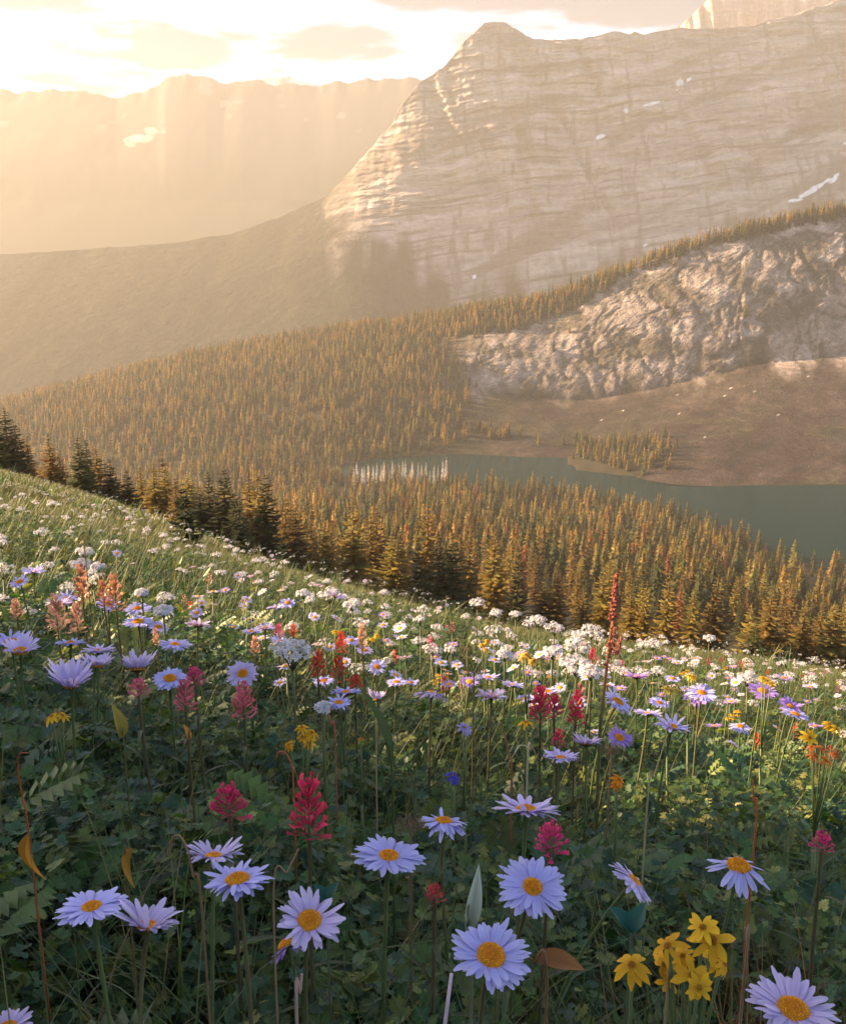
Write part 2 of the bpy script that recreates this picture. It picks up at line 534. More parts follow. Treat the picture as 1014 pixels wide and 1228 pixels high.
# --- wooded ridge across the lake
colsR = [-500, 0, 250, 400, 530, 560, 640, 700, 800, 900, 1014, 1300]
rowsR = [
    ([960, 930, 930, 945, 980, 990, 975, 955, 850, 852, 850, 840], [660, 612, 590, 568, 551, 547, 549, 558, 582, 584, 586, 596]),
    ([1150, 1150, 1150, 1160, 1190, 1195, 1195, 1195, 1195, 1195, 1200, 1220], [590, 530, 487, 464, 462, 468, 478, 482, 464, 438, 426, 402]),
    ([1300, 1300, 1300, 1300, 1285, 1262, 1256, 1252, 1249, 1247, 1250, 1270], [560, 500, 450, 428, 412, 414, 414, 405, 372, 342, 325, 280]),
    ([1460, 1460, 1460, 1440, 1380, 1335, 1320, 1310, 1303, 1299, 1301, 1320], [538, 486, 422, 397, 378, 374, 364, 344, 304, 275, 252, 182]),
    ([1600, 1600, 1600, 1580, 1540, 1490, 1470, 1460, 1455, 1450, 1450, 1470], [560, 500, 430, 404, 386, 382, 374, 356, 318, 288, 266, 200]),
    ([2000] * 12, [640, 580, 560, 560, 560, 560, 560, 560, 560, 560, 560, 560]),
]
ridge = Sheet(colsR, rowsR, [0, 0.3, 0.55, 0.78, 0.86, 1.0], 760, 300, blur=9)
X, Y, Z, PX, S = ridge.x, ridge.y, ridge.z, ridge.px, ridge.s
cliff_w = smooth(PX + 25 * fbm(PX / 40, S * 8, 3, 31), 500, 590) * smooth(S + 0.11 * fbm(PX / 26, S * 3, 4, 32), 0.25, 0.35) * (1 - smooth(S + 0.02 * fbm(PX / 20, S * 4, 2, 33), 0.755 - 0.05 * (1 - smooth(PX, 560, 760)), 0.785 - 0.05 * (1 - smooth(PX, 560, 760))))
H = Z - 0.25 * X
warp = 12 * fbm(X / 40, H / 40, 3, 133)
blocks = fbm((X + warp) / 55, (H + warp) / 60, 5, 34, 0.55)
facet = fbm((X + 0.15 * H + 2 * warp) / 24, (H + warp) / 19, 4, 134)
blocks = 0.55 * blocks + 0.30 * np.round(facet * 4) / 4 + 0.16 * np.round(fbm((X - 0.1 * H + warp) / 9, (H + warp) / 12, 2, 135) * 3) / 3
crack = np.abs(fbm((X + 2.0 * warp) / 26, (H - 1.5 * warp) / 44, 5, 35))
Y -= cliff_w * (9 * blocks + 3 * np.clip(crack * 5, 0, 1) - 2)
Z += (1 - cliff_w) * (1.2 * fbm(X / 18, Y / 18, 3, 36)) * smooth(S, 0.02, 0.1)
rk = c3((0.270, 0.218, 0.192)) * (0.46 + 0.95 * np.clip(fbm(X / 26, H / 14, 5, 37) * 0.5 + 0.5, 0, 1) ** 1.3)[..., None]
rk = mix3(rk, c3((0.10, 0.085, 0.065)), smooth(-crack, -0.12, -0.02) * 0.85)
veg = smooth(fbm(X / 42 + H / 90, H / 26, 4, 38), 0.08, 0.35)
rk = mix3(rk, c3((0.070, 0.058, 0.040)), veg * 0.75)
scree = c3((0.046, 0.032, 0.027)) * (0.85 + 0.75 * fbm((X - 0.6 * Y) / 42, Y / 70, 5, 39, 0.6))[..., None]
scree = mix3(scree, c3((0.040, 0.043, 0.020)), smooth(fbm(X / 60, Y / 40, 4, 40), 0.05, 0.4) * 0.4 * (1 - smooth(S, 0.16, 0.30)))
wood = c3((0.050, 0.042, 0.020)) * (0.8 + 0.5 * fbm(X / 40, Y / 40, 4, 41))[..., None]
is_scree = smooth(PX + 30 * fbm(PX / 50, S * 9, 3, 42), 540, 640) * (1 - smooth(S, 0.29, 0.36))
spk = (rng.random(X.shape) > 0.9985) * (PX > 700) * (S > 0.08) * (S < 0.28)
rcol = mix3(mix3(wood + 0 * X[..., None], scree, is_scree), rk, cliff_w)
rcol = mix3(rcol, c3((0.55, 0.5, 0.47)), spk.astype(float) * 0.8)
tag(ridge.build('ridge_hill', M_RIDGE, rcol), 'wooded ridge with a broken rock face above brown scree across the lake', kind='structure')

# --- the big layered mountain
colsM = [-500, 0, 100, 200, 280, 340, 390, 420, 440, 470, 480, 500, 535, 560, 580, 605, 640, 655, 700, 735, 770, 810, 850, 897, 950, 1014, 1300]
crestM = [340, 305, 299, 292, 280, 258, 236, 205, 184, 150, 127, 100, 78, 46, 29, 27, 47, 49, 46, 38, 41, 35, 34, 31, 18, -2, -110]
cdM = [2600, 2690, 2720, 2755, 2790, 2820, 2850, 2850, 2850, 2850, 2850, 2850, 2850, 2850, 2850, 2850, 2850, 2850, 2850, 2850, 2840, 2820, 2800, 2760, 2720, 2680, 2500]
footM = [400, 372, 364, 354, 338, 318, 296, 288, 286, 294, 302, 318, 335, 345, 350, 348, 342, 340, 325, 312, 300, 286, 274, 262, 248, 230, 150]
fdM = [2250, 2330, 2360, 2390, 2420, 2440, 2455, 2580, 2560, 2530, 2520, 2500, 2480, 2470, 2460, 2450, 2440, 2440, 2430, 2420, 2400, 2380, 2350, 2330, 2300, 2280, 2150]
nM = len(colsM)
turn = [1 + (max(0.0, c - 390) / 624) ** 1.25 * 0.20 for c in colsM]         # the face is turned away from the sun: farther towards the right
cdM = [2850 * t if c >= 390 else d for c, d, t in zip(colsM, cdM, turn)]
fdM = [(2455 + 20 * min(1, (c - 390) / 200)) * t if c >= 390 else d for c, d, t in zip(colsM, fdM, turn)]
rowsM = [([1900] * nM, [490] * nM),
         (fdM, footM),
         (cdM, crestM),
         ([d + 500 for d in cdM], [c + 8 for c in crestM]),
         ([4300] * nM, [420] * nM)]
mt = Sheet(colsM, rowsM, [0, 0.24, 0.92, 0.96, 1.0], 900, 430, blur=12, sharp=2)
X, Y, Z, PX, S = mt.x, mt.y, mt.z, mt.px, mt.s
crag = smooth(PX + 40 * fbm(PX / 30, S * 6, 4, 51), 385, 450) * smooth(S + 0.13 * fbm(PX / 22, S * 5, 4, 52), 0.18, 0.30)
face = crag * (1 - smooth(S, 0.90, 0.93))
H = Z - 0.13 * X
bedH = H + 14 * fbm(X / 220, Z / 220, 3, 53)
bed = fbm(X / 190, bedH / 26, 5, 54, 0.62)
fluting = fbm(X / 34, H / 210, 4, 55)
gully = np.clip(1 - np.abs(fbm(X / 150 + 0.0025 * Z, H / 900 + 3.1, 4, 56)) * 7, 0, 1)
big_b = fbm(X / 210, H / 160, 4, 57)
Y -= face * smooth(S, 0.22, 0.5) * (34 * bed + 13 * fluting + 26 * big_b - 20 * gully)
Z += ((7 * fbm(X / 28, Y / 90, 5, 58, 0.6) + 5 * np.abs(fbm(X / 70, Y / 120, 4, 158))) * smooth(S, 0.84, 0.92)) * crag + (1 - crag) * 3 * fbm(X / 30, Y / 30, 4, 59) * smooth(S, 0.03, 0.1)
tone = np.clip(fbm(X / 170, bedH / 17, 5, 60, 0.62) * 0.5 + 0.5, 0, 1)
rk = c3((0.37, 0.315, 0.295)) * (0.34 + 1.12 * tone)[..., None]
rk = mix3(rk, c3((0.09, 0.075, 0.065)), smooth(fbm(X / 160, bedH / 11, 5, 61, 0.62), 0.12, 0.34) * 0.8)
rk = mix3(rk, c3((0.10, 0.082, 0.07)), gully * 0.4 * smooth(fbm(X / 40, Z / 90, 3, 62), -0.3, 0.3))
rk = mix3(rk, c3((0.12, 0.10, 0.085)), smooth(fbm(X / 16, H / 90, 4, 63), 0.18, 0.45) * 0.7)
ledge = smooth(fbm(X / 300, (Z - 0.45 * X) / 60, 4, 64), 0.12, 0.4)
rk = mix3(rk, c3((0.13, 0.10, 0.085)), ledge * 0.75)
forest = c3((0.030, 0.028, 0.014)) * (0.75 + 0.7 * fbm(X / 48, Z / 160, 4, 165))[..., None] * (0.6 + 1.1 * np.abs(fbm(X / 14, Y / 20, 4, 65)))[..., None]
top = c3((0.24, 0.19, 0.165)) + 0 * X[..., None]
mcol = mix3(mix3(forest, rk, crag), top, crag * smooth(S, 0.89, 0.93))
streak = crag * 0 + (smooth(PX, 380, 392) * (1 - smooth(PX, 560, 580))) * (S > 0.08) * smooth(fbm(PX / 9, S * 2.0, 3, 66), 0.15, 0.4) * (1 - smooth(S, 0.22, 0.30)) * smooth(S, 0.08, 0.2)
# snow patches (photo pixel of the patch centre, half length, half width, tilt)
PY = 614 - FPX * ((Z / Y) * CP + SP) / (CP - (Z / Y) * SP)
PXX = 507 + FPX * (X / Y) * (CP + (614 - PY) / FPX * SP)
snow = np.zeros(X.shape)
for sx, sy, a, b, ang in [(782, 124, 11, 2.0, -14), (750, 133, 2, 4, 0), (815, 99, 4, 4.5, 30), (826, 95, 4, 1.6, -30), (719, 164, 5, 2.5, -20), (973, 228, 24, 3.0, -32),
                          (1000, 214, 8, 3.0, -50), (955, 240, 10, 1.8, -6), (811, 108, 2.5, 1.2, 0), (569, 332, 2.5, 2.5, 0), (773, 294, 3, 1.5, -20), (1012, 172, 2, 2, 0)]:
    ca, sa = math.cos(math.radians(ang)), math.sin(math.radians(ang))
    dx, dy = PXX - sx, PY - sy
    q = np.hypot((dx * ca + dy * sa) / a, (-dx * sa + dy * ca) / b) + 0.35 * vnoise(X / 9, Z / 9, 67)
    snow = np.maximum(snow, 1 - smooth(q, 0.85, 1.1))
snow *= (S < 0.95)
mcol = mix3(mcol, c3((0.82, 0.84, 0.88)), snow)
tag(mt.build('mountain', M_ROCK, mcol), 'big layered limestone mountain with snow patches', kind='structure')

# --- the pale peak behind it, top right
colsB = [700, 790, 807, 820, 835, 850, 870, 900, 930, 1014, 1200]
crB = [60, 46, 36, 26, 12, -2, -8, -10, -12, -14, -16]
pk = Sheet(colsB, [([3750] * 11, [200] * 11), ([3850] * 11, [70] * 11), ([3930] * 11, crB), ([4400] * 11, [200] * 11)], [0, 0.3, 0.8, 1], 420, 220)
X, Y, Z = pk.x, pk.y, pk.z
f2 = fbm(X / 22, Z / 260, 4, 71)
Y -= (28 * f2 + 22 * fbm(X / 70, Z / 110, 4, 72)) * smooth(pk.s, 0.1, 0.3) * (1 - smooth(pk.s, 0.78, 0.84))
bc = c3((0.42, 0.30, 0.245)) * (0.75 + 0.5 * (fbm(X / 14, Z / 200, 4, 73) * 0.5 + 0.5))[..., None]
tag(pk.build('mountain_peak', M_ROCK, bc), 'fluted sunlit summit rising behind the layered mountain', kind='structure')

# --- far range at the head of the valley
colsF = [-700, -200, 0, 40, 90, 128, 140, 182, 190, 198, 220, 246, 268, 290, 305, 330, 360, 385, 400, 430, 460, 490, 520, 700, 1100]
crF = [130, 118, 109, 108, 110, 114, 116, 108, 104, 93, 91, 93, 99, 95, 97, 101, 100, 101, 96, 95, 94, 92, 93, 110, 140]
nF = len(colsF)
fr = Sheet(colsF, [([3700] * nF, [345] * nF), ([4300] * nF, [240] * nF), ([5000] * nF, crF), ([5700] * nF, [300] * nF)], [0, 0.4, 0.85, 1], 620, 200)
X, Y, Z = fr.x, fr.y, fr.z
rid = np.abs(fbm(X / 260, Y / 420, 5, 81))
Z += (-14 * rid * smooth(fr.s, 0.1, 0.4) * (1 - smooth(fr.s, 0.7, 0.86)) + 26 * fbm(X / 70, Y / 300, 6, 82, 0.6) * smooth(fr.s, 0.76, 0.85))
fc = mix3(c3((0.035, 0.040, 0.035)) + 0 * X[..., None], c3((0.06, 0.06, 0.064)), smooth(Z + 140 * fbm(X / 300, Y / 300, 4, 83), 200, 520))
fc = mix3(fc, c3((0.75, 0.77, 0.8)), smooth(fbm(X / 90, Y / 90, 4, 84), 0.35, 0.5) * smooth(Z, 450, 600) * 0.15)
tag(fr.build('far_mountains', M_FAR, fc), 'hazy blue mountain range closing the far end of the valley', kind='structure')
tip = Sheet([40, 70, 85, 92, 100, 110, 130, 250, 300, 322, 335, 345, 352, 365, 385, 420], [([5150] * 16, [220] * 16),
            ([5400] * 16, [125, 116, 107, 104, 108, 111, 120, 125, 112, 97, 92, 89, 92, 96, 101, 115]), ([5700] * 16, [250] * 16)], [0, 0.6, 1], 400, 60)
tip.z += 8 * fbm(tip.x / 40, tip.y / 120, 4, 85) * smooth(tip.s, 0.3, 0.6)
tc = mix3(c3((0.24, 0.23, 0.23)) + 0 * tip.x[..., None], c3((0.8, 0.82, 0.85)), smooth(fbm(tip.x / 80, tip.z / 70, 4, 86), -0.1, 0.2))
tag(tip.build('distant_peaks', M_FAR, tc), 'two snowy summits just showing over the far range', kind='structure')

# valley floor under everything
vf = Bag()
vf.add([(-6500, -200, -420), (6500, -200, -420), (6500, 6400, -420), (-6500, 6400, -420)], [(0, 1, 2), (0, 2, 3)], (0.05, 0.05, 0.025))
tag(vf.build('valley_ground', M_FAR), 'dark wooded valley floor', kind='structure')


# ------------------------------------------------------------------ trees
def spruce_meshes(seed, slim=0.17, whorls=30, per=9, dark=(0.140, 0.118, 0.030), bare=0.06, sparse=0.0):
    """a spruce of height 1: (crown mesh, trunk mesh)"""
    r = np.random.default_rng(seed)
    tv, tf, ts = [], [], []
    b = Bag()
    for w in range(whorls):
        f = (w + r.uniform(-0.3, 0.3)) / whorls
        h = bare + (1 - bare) * f
        if h > 0.985:
            continue
        R = slim * ((1 - h) ** 0.82 + 0.03) * (1.0 if h > bare + 0.06 else 0.75)
        n = max(4, int(per * (0.55 + 0.45 * (1 - f))))
        a0 = r.uniform(0, 6.28)
        for k in range(n):
            if r.random() < sparse:
                continue
            a = a0 + k * 2 * math.pi / n + r.uniform(-0.3, 0.3)
            L = R * r.uniform(0.62, 1.18)
            droop = r.uniform(-0.15, 0.30) + 0.30 * (1 - f)
            up = r.uniform(0.1, 0.35)
            ca, sa = math.cos(a), math.sin(a)
            shade = r.uniform(0.7, 1.35)
            c = np.array(dark) * shade * np.array((1 + r.uniform(-.1, .25), 1, 1))
            P_, W_ = [], []
            segs = 4
            for i in range(segs + 1):
                s = i / segs
                rad = L * s
                z = h - droop * L * s + up * L * s * s
                P_.append((rad, z)); W_.append(L * (0.10 + 0.30 * s) * (1 - s) ** 0.5 + 0.0012)
            V, F, C = [], [], []
            for i, ((rad, z), wd) in enumerate(zip(P_, W_)):
                jag = wd * r.uniform(0.6, 1.35)
                jag2 = wd * r.uniform(0.6, 1.35)
                sag = 0.45
                V += [(rad * ca - jag * sa, rad * sa + jag * ca, z - sag * jag), (rad * ca, rad * sa, z + 0.004),
                      (rad * ca + jag2 * sa, rad * sa - jag2 * ca, z - sag * jag2)]
                g = 0.75 + 0.5 * i / segs
                C += [c * g] * 3
            for i in range(segs):
                o = 3 * i
                F += [(o, o + 3, o + 4), (o, o + 4, o + 1), (o + 1, o + 4, o + 5), (o + 1, o + 5, o + 2)]
            # hanging twigs
            for q in range(4):
                s = r.uniform(0.25, 0.95); sd = r.choice((-1, 1))
                rad, z = L * s, h - droop * L * s + up * L * s * s
                ww = L * r.uniform(0.16, 0.36) * (1.15 - s)
                o = len(V)
                V += [(rad * ca, rad * sa, z), ((rad + 0.3 * ww) * ca - sd * ww * sa, (rad + 0.3 * ww) * sa + sd * ww * ca, z - ww * r.uniform(0.15, 0.6)),
                      ((rad + 0.12 * L) * ca, (rad + 0.12 * L) * sa, z - r.uniform(0.0, 0.10) * L)]
                F += [(o, o + 1, o + 2)]
                C += [c, c * 1.25, c * 1.1]
            b.add(V, F, C)
    # leader
    tip = [(0.004 * math.cos(k * 2.1), 0.004 * math.sin(k * 2.1), 0.955) for k in range(3)] + [(0, 0, 1.0)]
    b.add(tip, [(0, 1, 3), (1, 2, 3), (2, 0, 3)], dark)
    crown = b.mesh('crown', M_NEEDLE)
    t = Bag()
    tube(t, [(0, 0, -0.03), (0.002, 0, 0.25), (0, 0.002, 0.6), (0, 0, 0.96)], (0.016, 0.013, 0.007, 0.002), (0.12, 0.085, 0.06))
    return crown, t.mesh('trunk', M_BARK)


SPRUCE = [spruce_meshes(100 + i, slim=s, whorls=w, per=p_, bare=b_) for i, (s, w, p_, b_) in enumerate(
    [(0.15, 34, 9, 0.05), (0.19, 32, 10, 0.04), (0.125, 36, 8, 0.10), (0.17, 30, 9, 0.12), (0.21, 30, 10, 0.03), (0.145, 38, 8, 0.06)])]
SHADED_SPRUCE = [spruce_meshes(140 + i, slim=s, whorls=w, per=p_, dark=(0.050, 0.058, 0.020), bare=b_) for i, (s, w, p_, b_) in enumerate(
    [(0.17, 34, 10, 0.04), (0.21, 32, 11, 0.03), (0.14, 36, 9, 0.06)])]  # same spruces with the shade of backlit trees put into the needle colour
DEADRED = spruce_meshes(150, 0.14, 30, 8, (0.15, 0.065, 0.022), 0.08)
YOUNG = spruce_meshes(160, 0.33, 20, 10, (0.022, 0.034, 0.015), 0.03, 0.05)
LAKE_GLEAM = spruce_meshes(170, 0.10, 30, 8, (0.46, 0.58, 0.82), 0.05)  # gleam of the lake put into the needle colour


def plant_tree(x, y, h, kind, label, group=None, name='spruce_tree', cat='tree', wide=1.0, z=None):
    z = float(ground_z(np.array([x]), np.array([y]))[0]) - 0.15 if z is None else z
    root = empty(name, (x, y, z))
    root.rotation_euler = (random.uniform(-.02, .02), random.uniform(-.02, .02), random.uniform(0, 6.28))
    root.scale = (h * wide, h * wide, h)
    tag(root, label, cat, group)
    link('crown', kind[0], root)
    link('trunk', kind[1], root)
    return root


# the trees that stand on the meadow's lower edge: photo x, photo y of the tip, distance y, prototype, label
EDGE = [
    (-16, 478, 88, 1, 'broad dark spruce cut by the photo edge at the upper end of the meadow rim'),
    (4, 494, 90, 0, 'tall dark spruce at the extreme left end of the meadow rim'),
    (18, 508, 92, 4, 'dark bushy spruce second along the meadow rim from the left end'),
    (32, 528, 96, 2, 'slim golden spruce between the dark corner trees and a taller golden one on the rim'),
    (57, 525, 97, 0, 'golden pointed spruce a short way in from the dark corner trees'),
    (72, 548, 98, 3, 'short golden-edged spruce just left of the dark pair on the rim'),
    (92, 530, 93, 1, 'dark heavy spruce, left one of the dark pair near the upper rim'),
    (103, 533, 95, 0, 'dark spruce with ragged top, right one of the dark pair near the upper rim'),
    (117, 540, 100, 5, 'golden spruce close behind the right side of the dark pair'),
    (131, 556, 96, 4, 'dark round-shouldered spruce downhill of the dark pair'),
    (152, 568, 97, 1, 'small dark spruce with a lone pointed tip on the upper rim'),
    (168, 564, 104, 2, 'slender golden spruce right of the lone small dark one'),
    (183, 563, 103, 0, 'bright golden spruce, middle of three slender ones on the rim'),
    (196, 566, 104, 5, 'golden spruce with dark flank, last of three slender ones on the rim'),
    (211, 579, 101, 3, 'dull golden spruce low on the rim above the young meadow spruce'),
    (226, 577, 102, 4, 'dark golden-topped spruce directly above the young meadow spruce'),
    (238, 590, 98, 1, 'short dark spruce standing in front of a taller pair on the rim'),
    (249, 573, 99, 0, 'dark upright spruce, first of the tall dark pair by the open slope'),
    (266, 572, 97, 1, 'dark wide spruce, second of the tall dark pair by the open slope'),
    (281, 596, 95, 4, 'low dark spruce filling the gap below the tall dark pair'),
    (296, 574, 103, 5, 'golden sharp-tipped spruce, left of the central golden trio'),
    (307, 572, 101, 0, 'tall golden and dark spruce in the central trio on the rim'),
    (318, 578, 100, 1, 'broad dark spruce, right of the central trio on the rim'),
    (340, 606, 106, 3, 'golden spruce behind the end of the tall dark rim trees'),
    (352, 618, 103, 4, 'squat golden spruce where the rim dips to the valley'),
    (372, 628, 108, 2, 'thin dim spruce between the rim dip and the gold pair'),
    (388, 632, 106, 5, 'golden thin spruce left of the big golden spruce with the long trunk'),
    (424, 610, 106, 1, 'big full golden spruce overlooking the end of the grassy slope'),
    (443, 624, 110, 0, 'golden spruce close beside the big full golden one'),
    (452, 618, 113, 3, 'tall golden spruce behind the big full golden one'),
    (468, 650, 108, 4, 'low golden bushy spruce before the dark central clump'),
    (483, 646, 112, 5, 'slim golden spruce touching the dark central clump'),
    (504, 656, 96, 2, 'dark slim spruce in the front of the dark central clump'),
    (514, 616, 108, 1, 'tallest golden-tipped spruce over the dark central clump'),
    (527, 648, 97, 0, 'dark pointed spruce in the middle of the dark central clump'),
    (541, 650, 96, 1, 'broad dark spruce on the right end of the dark central clump'),
    (564, 652, 110, 0, 'golden conical spruce just right of the dark central clump'),
    (593, 646, 112, 1, 'bright golden full spruce above the white flower band'),
    (619, 666, 104, 5, 'dark-cored spruce with lit rim above the white flower band'),
    (668, 688, 103, 2, 'narrow golden spruce left of the red dock spike'),
    (650, 706, 104, 4, 'small golden spruce low behind the white flower heads'),
    (700, 712, 100, 3, 'short golden spruce right behind the white valerian pair'),
    (722, 690, 108, 1, 'pale golden spruce directly behind the red dock spike'),
    (757, 712, 112, 5, 'golden spruce just right of the red dock spike'),
    (770, 704, 120, 0, 'golden spruce with a fine tip between the dock and the bright one'),
    (801, 692, 104, 0, 'bright golden pointed spruce standing clear on the right half of the rim'),
    (830, 712, 118, 2, 'thin golden spruce in the gap between two clear pointed ones'),
    (861, 698, 103, 2, 'golden-edged dark spruce with a long bare tip on the right half of the rim'),
    (848, 728, 110, 3, 'short shadowed spruce beside the long-tipped dark one'),
    (906, 752, 100, 4, 'dark green spruce low before the golden group at the right'),
    (900, 730, 118, 5, 'golden thin spruce behind the low dark green one'),
    (925, 716, 105, 1, 'large golden spruce leading the group at the right end'),
    (944, 728, 110, 0, 'golden spruce between the large one and the corner trees'),
    (962, 732, 106, 3, 'golden ragged spruce in the right end group'),
    (982, 736, 108, 1, 'golden broad spruce one in from the right photo edge'),
    (1004, 732, 104, 4, 'golden bushy spruce at the right photo edge'),
    (1024, 736, 108, 1, 'golden spruce half cut by the right photo edge'),
]
edge_xy = []
for px, py, dist, pr, lab in EDGE:
    x = float(tan_x(px, py)) * dist
    zt = float(slope(py)) * dist
    zg = float(ground_z(np.array([x]), np.array([float(dist)]))[0])
    h = max(zt - zg, 5.0) * 1.10
    edge_xy.append((x, dist, h))
    kind = SHADED_SPRUCE[{0: 0, 1: 1, 4: 1}.get(pr, 2)] if ('dark' in lab.split(' spruce')[0] and 'golden' not in lab.split(' spruce')[0]) else SPRUCE[pr]
    plant_tree(x, dist, h, kind, lab, 'spruces along the lower rim of the meadow', wide=(0.78 if kind in SHADED_SPRUCE else 1.0) * max(1.1, min(1.9, 21.0 / h)) * random.uniform(0.9, 1.1))

# young trees out on the grass slope
for px, pt, dist, lab in [(224, 1.05, 13.0, 'lone young spruce with sparse tiers on the open grass slope'),
                          (288, 1.0, 19.0, 'small rounded young spruce on the grass below the tall dark rim trees'),
                          (338, 0.95, 23.0, 'reddish young spruce bush low on the grass slope'),
                          (388, 0.9, 25.0, 'tiny dark young spruce near the foot of the grass slope')]:
    h = pt
    x = float(tan_x(px, 650)) * dist
    zg = float(ground_z(np.array([x]), np.array([float(dist)]))[0])
    plant_tree(x, dist, h, YOUNG, lab, 'young spruces on the open slope', 'young_spruce', z=zg - 0.02, wide=1.0 + 0.25 * (px > 250))

# an unseen stand added just outside the left edge of the photo, uphill: it keeps the near flowers in shade
sdir = np.array((math.sin(az), math.cos(az))); sper = np.array((-sdir[1], sdir[0])) * -1
for k, (w_, d_, h_) in enumerate([(-5.5, 27, 12), (-3.4, 31, 14), (-1.6, 26, 12), (0.3, 30, 14), (-2.6, 36, 15)]):
    q = sdir * d_ + sper * w_
    plant_tree(float(q[0]), float(q[1]), h_, SPRUCE[(1, 4)[k % 2]], 'unseen spruce added to shade the near flowers from the side', 'unseen spruces added for shade', wide=1.15)

# forest down to the lake: positions by jittered cells
def cells(x0, x1, y0, y1, step):
    gx_, gy_ = np.meshgrid(np.arange(x0, x1, step), np.arange(y0, y1, step), indexing='ij')
    n = gx_.size
    return gx_.ravel() + rng.uniform(-.48, .48, n) * step, gy_.ravel() + rng.uniform(-.48, .48, n) * step


fx, fy = cells(-500, 460, 104, 985, 7.2)
ft = fx / fy
keep = (np.abs(ft) < 0.50) & (np.hypot(fx, fy) > 112) & ((fy < 905) | (fx < -40))
fx, fy = fx[keep], fy[keep]
dl = np.where(fy > 430, lake_dist(fx, fy), 99)
dens = 0.80 - 0.60 * smooth(fbm(fx / 60, fy / 60, 3, 91), 0.15, 0.45)
near_y = np.interp(fx, LAKE[:15, 0], LAKE[:15, 1])
keep = (dl > 5) & ((fx < -60) | (fy < near_y)) & (rng.random(len(fx)) < dens * (0.12 + 0.88 * smooth(np.hypot(fx, fy), 190, 320)))
fx, fy = fx[keep], fy[keep]
fh = rng.uniform(0, 1, len(fx)) ** 1.7 * 13 + 7.5
fh = fh * (1 + 0.18 * fbm(fx / 80, fy / 80, 2, 92)) * (0.82 + 0.18 * smooth(fy, 110, 260))
fz = ground_z(fx, fy)
order = np.argsort(fy)
N_IND = 205
ind, rest = order[:N_IND], order[N_IND:]
for i in ind:
    red = rng.random() < 0.025
    if red:
        plant_tree(float(fx[i]), float(fy[i]), float(fh[i]), DEADRED, 'rust red dying spruce among golden spruces in the forest', 'dying red spruces in the forest', 'spruce_tree', z=float(fz[i]) - 0.2)
    else:
        plant_tree(float(fx[i]), float(fy[i]), float(fh[i]), SHADED_SPRUCE[int(rng.integers(3))] if rng.random() < 0.22 else SPRUCE[int(rng.integers(6))], 'backlit conifer of the forest below the meadow rim', 'spruces in the upper forest', 'spruce_tree', z=float(fz[i]) - 0.2, wide=rng.uniform(0.85, 1.15))


def far_tree(seed, whorls=15, per=6, slim=0.14):
    """a light version of the spruce: drooping blades in whorls round a thin core"""
    r = np.random.default_rng(seed)
    V, F, S_ = [], [], []
    for w in range(whorls):
        h = 0.05 + 0.93 * (w + r.uniform(-.3, .3)) / whorls
        Rw = slim * ((1 - h) ** 0.8 + 0.04)
        n = per if h < 0.7 else per - 2
        a0 = r.uniform(0, 6.28)
        for k in range(n):
            a = a0 + 6.283 * k / n + r.uniform(-.35, .35)
            q = Rw * r.uniform(0.6, 1.2)
            wd = q * r.uniform(0.35, 0.6) + 0.004
            ca, sa = math.cos(a), math.sin(a)
            o = len(V)
            dz = q * r.uniform(-0.1, 0.45)
            V += [(0, 0, h + 0.045), (0.6 * q * ca - wd * sa, 0.6 * q * sa + wd * ca, h - 0.5 * dz - 0.02), (0.6 * q * ca + wd * sa, 0.6 * q * sa - wd * ca, h - 0.5 * dz - 0.02), (q * ca, q * sa, h - dz)]
            F += [(o, o + 1, o + 2), (o + 1, o + 3, o + 2)]
            c = r.uniform(0.7, 1.35)
            S_ += [c * 0.75, c, c, c * 1.2]
    o = len(V)
    V += [(0.012, 0, 0), (-0.006, 0.01, 0), (-0.006, -0.01, 0), (0, 0, 1.0)]
    F += [(o, o + 1, o + 3), (o + 1, o + 2, o + 3), (o + 2, o, o + 3)]
    S_ += [0.6, 0.6, 0.6, 1.0]
    return np.array(V), np.array(F), np.array(S_)[:, None] * np.ones((1, 3))


FAR_T = [far_tree(200 + i, 15, 6, s) for i, s in enumerate((0.18, 0.22, 0.25, 0.20))]


def far_forest(name, x, y, z, h, label, red=0.03):
    b = Bag()
    n = len(x)
    col = np.array((0.122, 0.108, 0.030)) * (1 + 0.4 * fbm(x / 38, y / 38, 3, 95))[:, None] * rng.uniform(0.6, 1.5, (n, 1)) * np.array((1, 1, 1)) * (1 + rng.uniform(-.12, .25, (n, 1)) * np.array((1, 0, 0)))
    isd = rng.random(n) < 0.30 + 0.25 * fbm(x / 45, y / 45, 2, 96)
    col[isd] = np.array((0.045, 0.060, 0.022)) * rng.uniform(0.7, 1.4, (isd.sum(), 1))
    isr = rng.random(n) < red * (1 + 2 * (fbm(x / 30, y / 30, 2, 93) > 0.2))
    col[isr] = np.array((0.15, 0.062, 0.022)) * rng.uniform(0.7, 1.2, (isr.sum(), 1))
    kind = rng.integers(0, 4, n)
    for k in range(4):
        q = kind == k
        hh = h[q]
        w = rng.uniform(0.85, 1.2, q.sum())
        spread(b, FAR_T[k], rot(rng.uniform(0, 6.28, q.sum()), rng.uniform(-.03, .03, q.sum()), 0), np.stack([x[q], y[q], z[q] - 0.3], 1),
               np.stack([hh * w, hh * w, hh], 1), col[q])
    o = b.build(name, M_NEEDLE_FAR, smooth_shade=False)
    tag(o, label, 'forest', kind='stuff')
    return o


far_forest('valley_forest', fx[rest], fy[rest], fz[rest], fh[rest], 'golden conifer forest running down to the lake shore', 0.02)

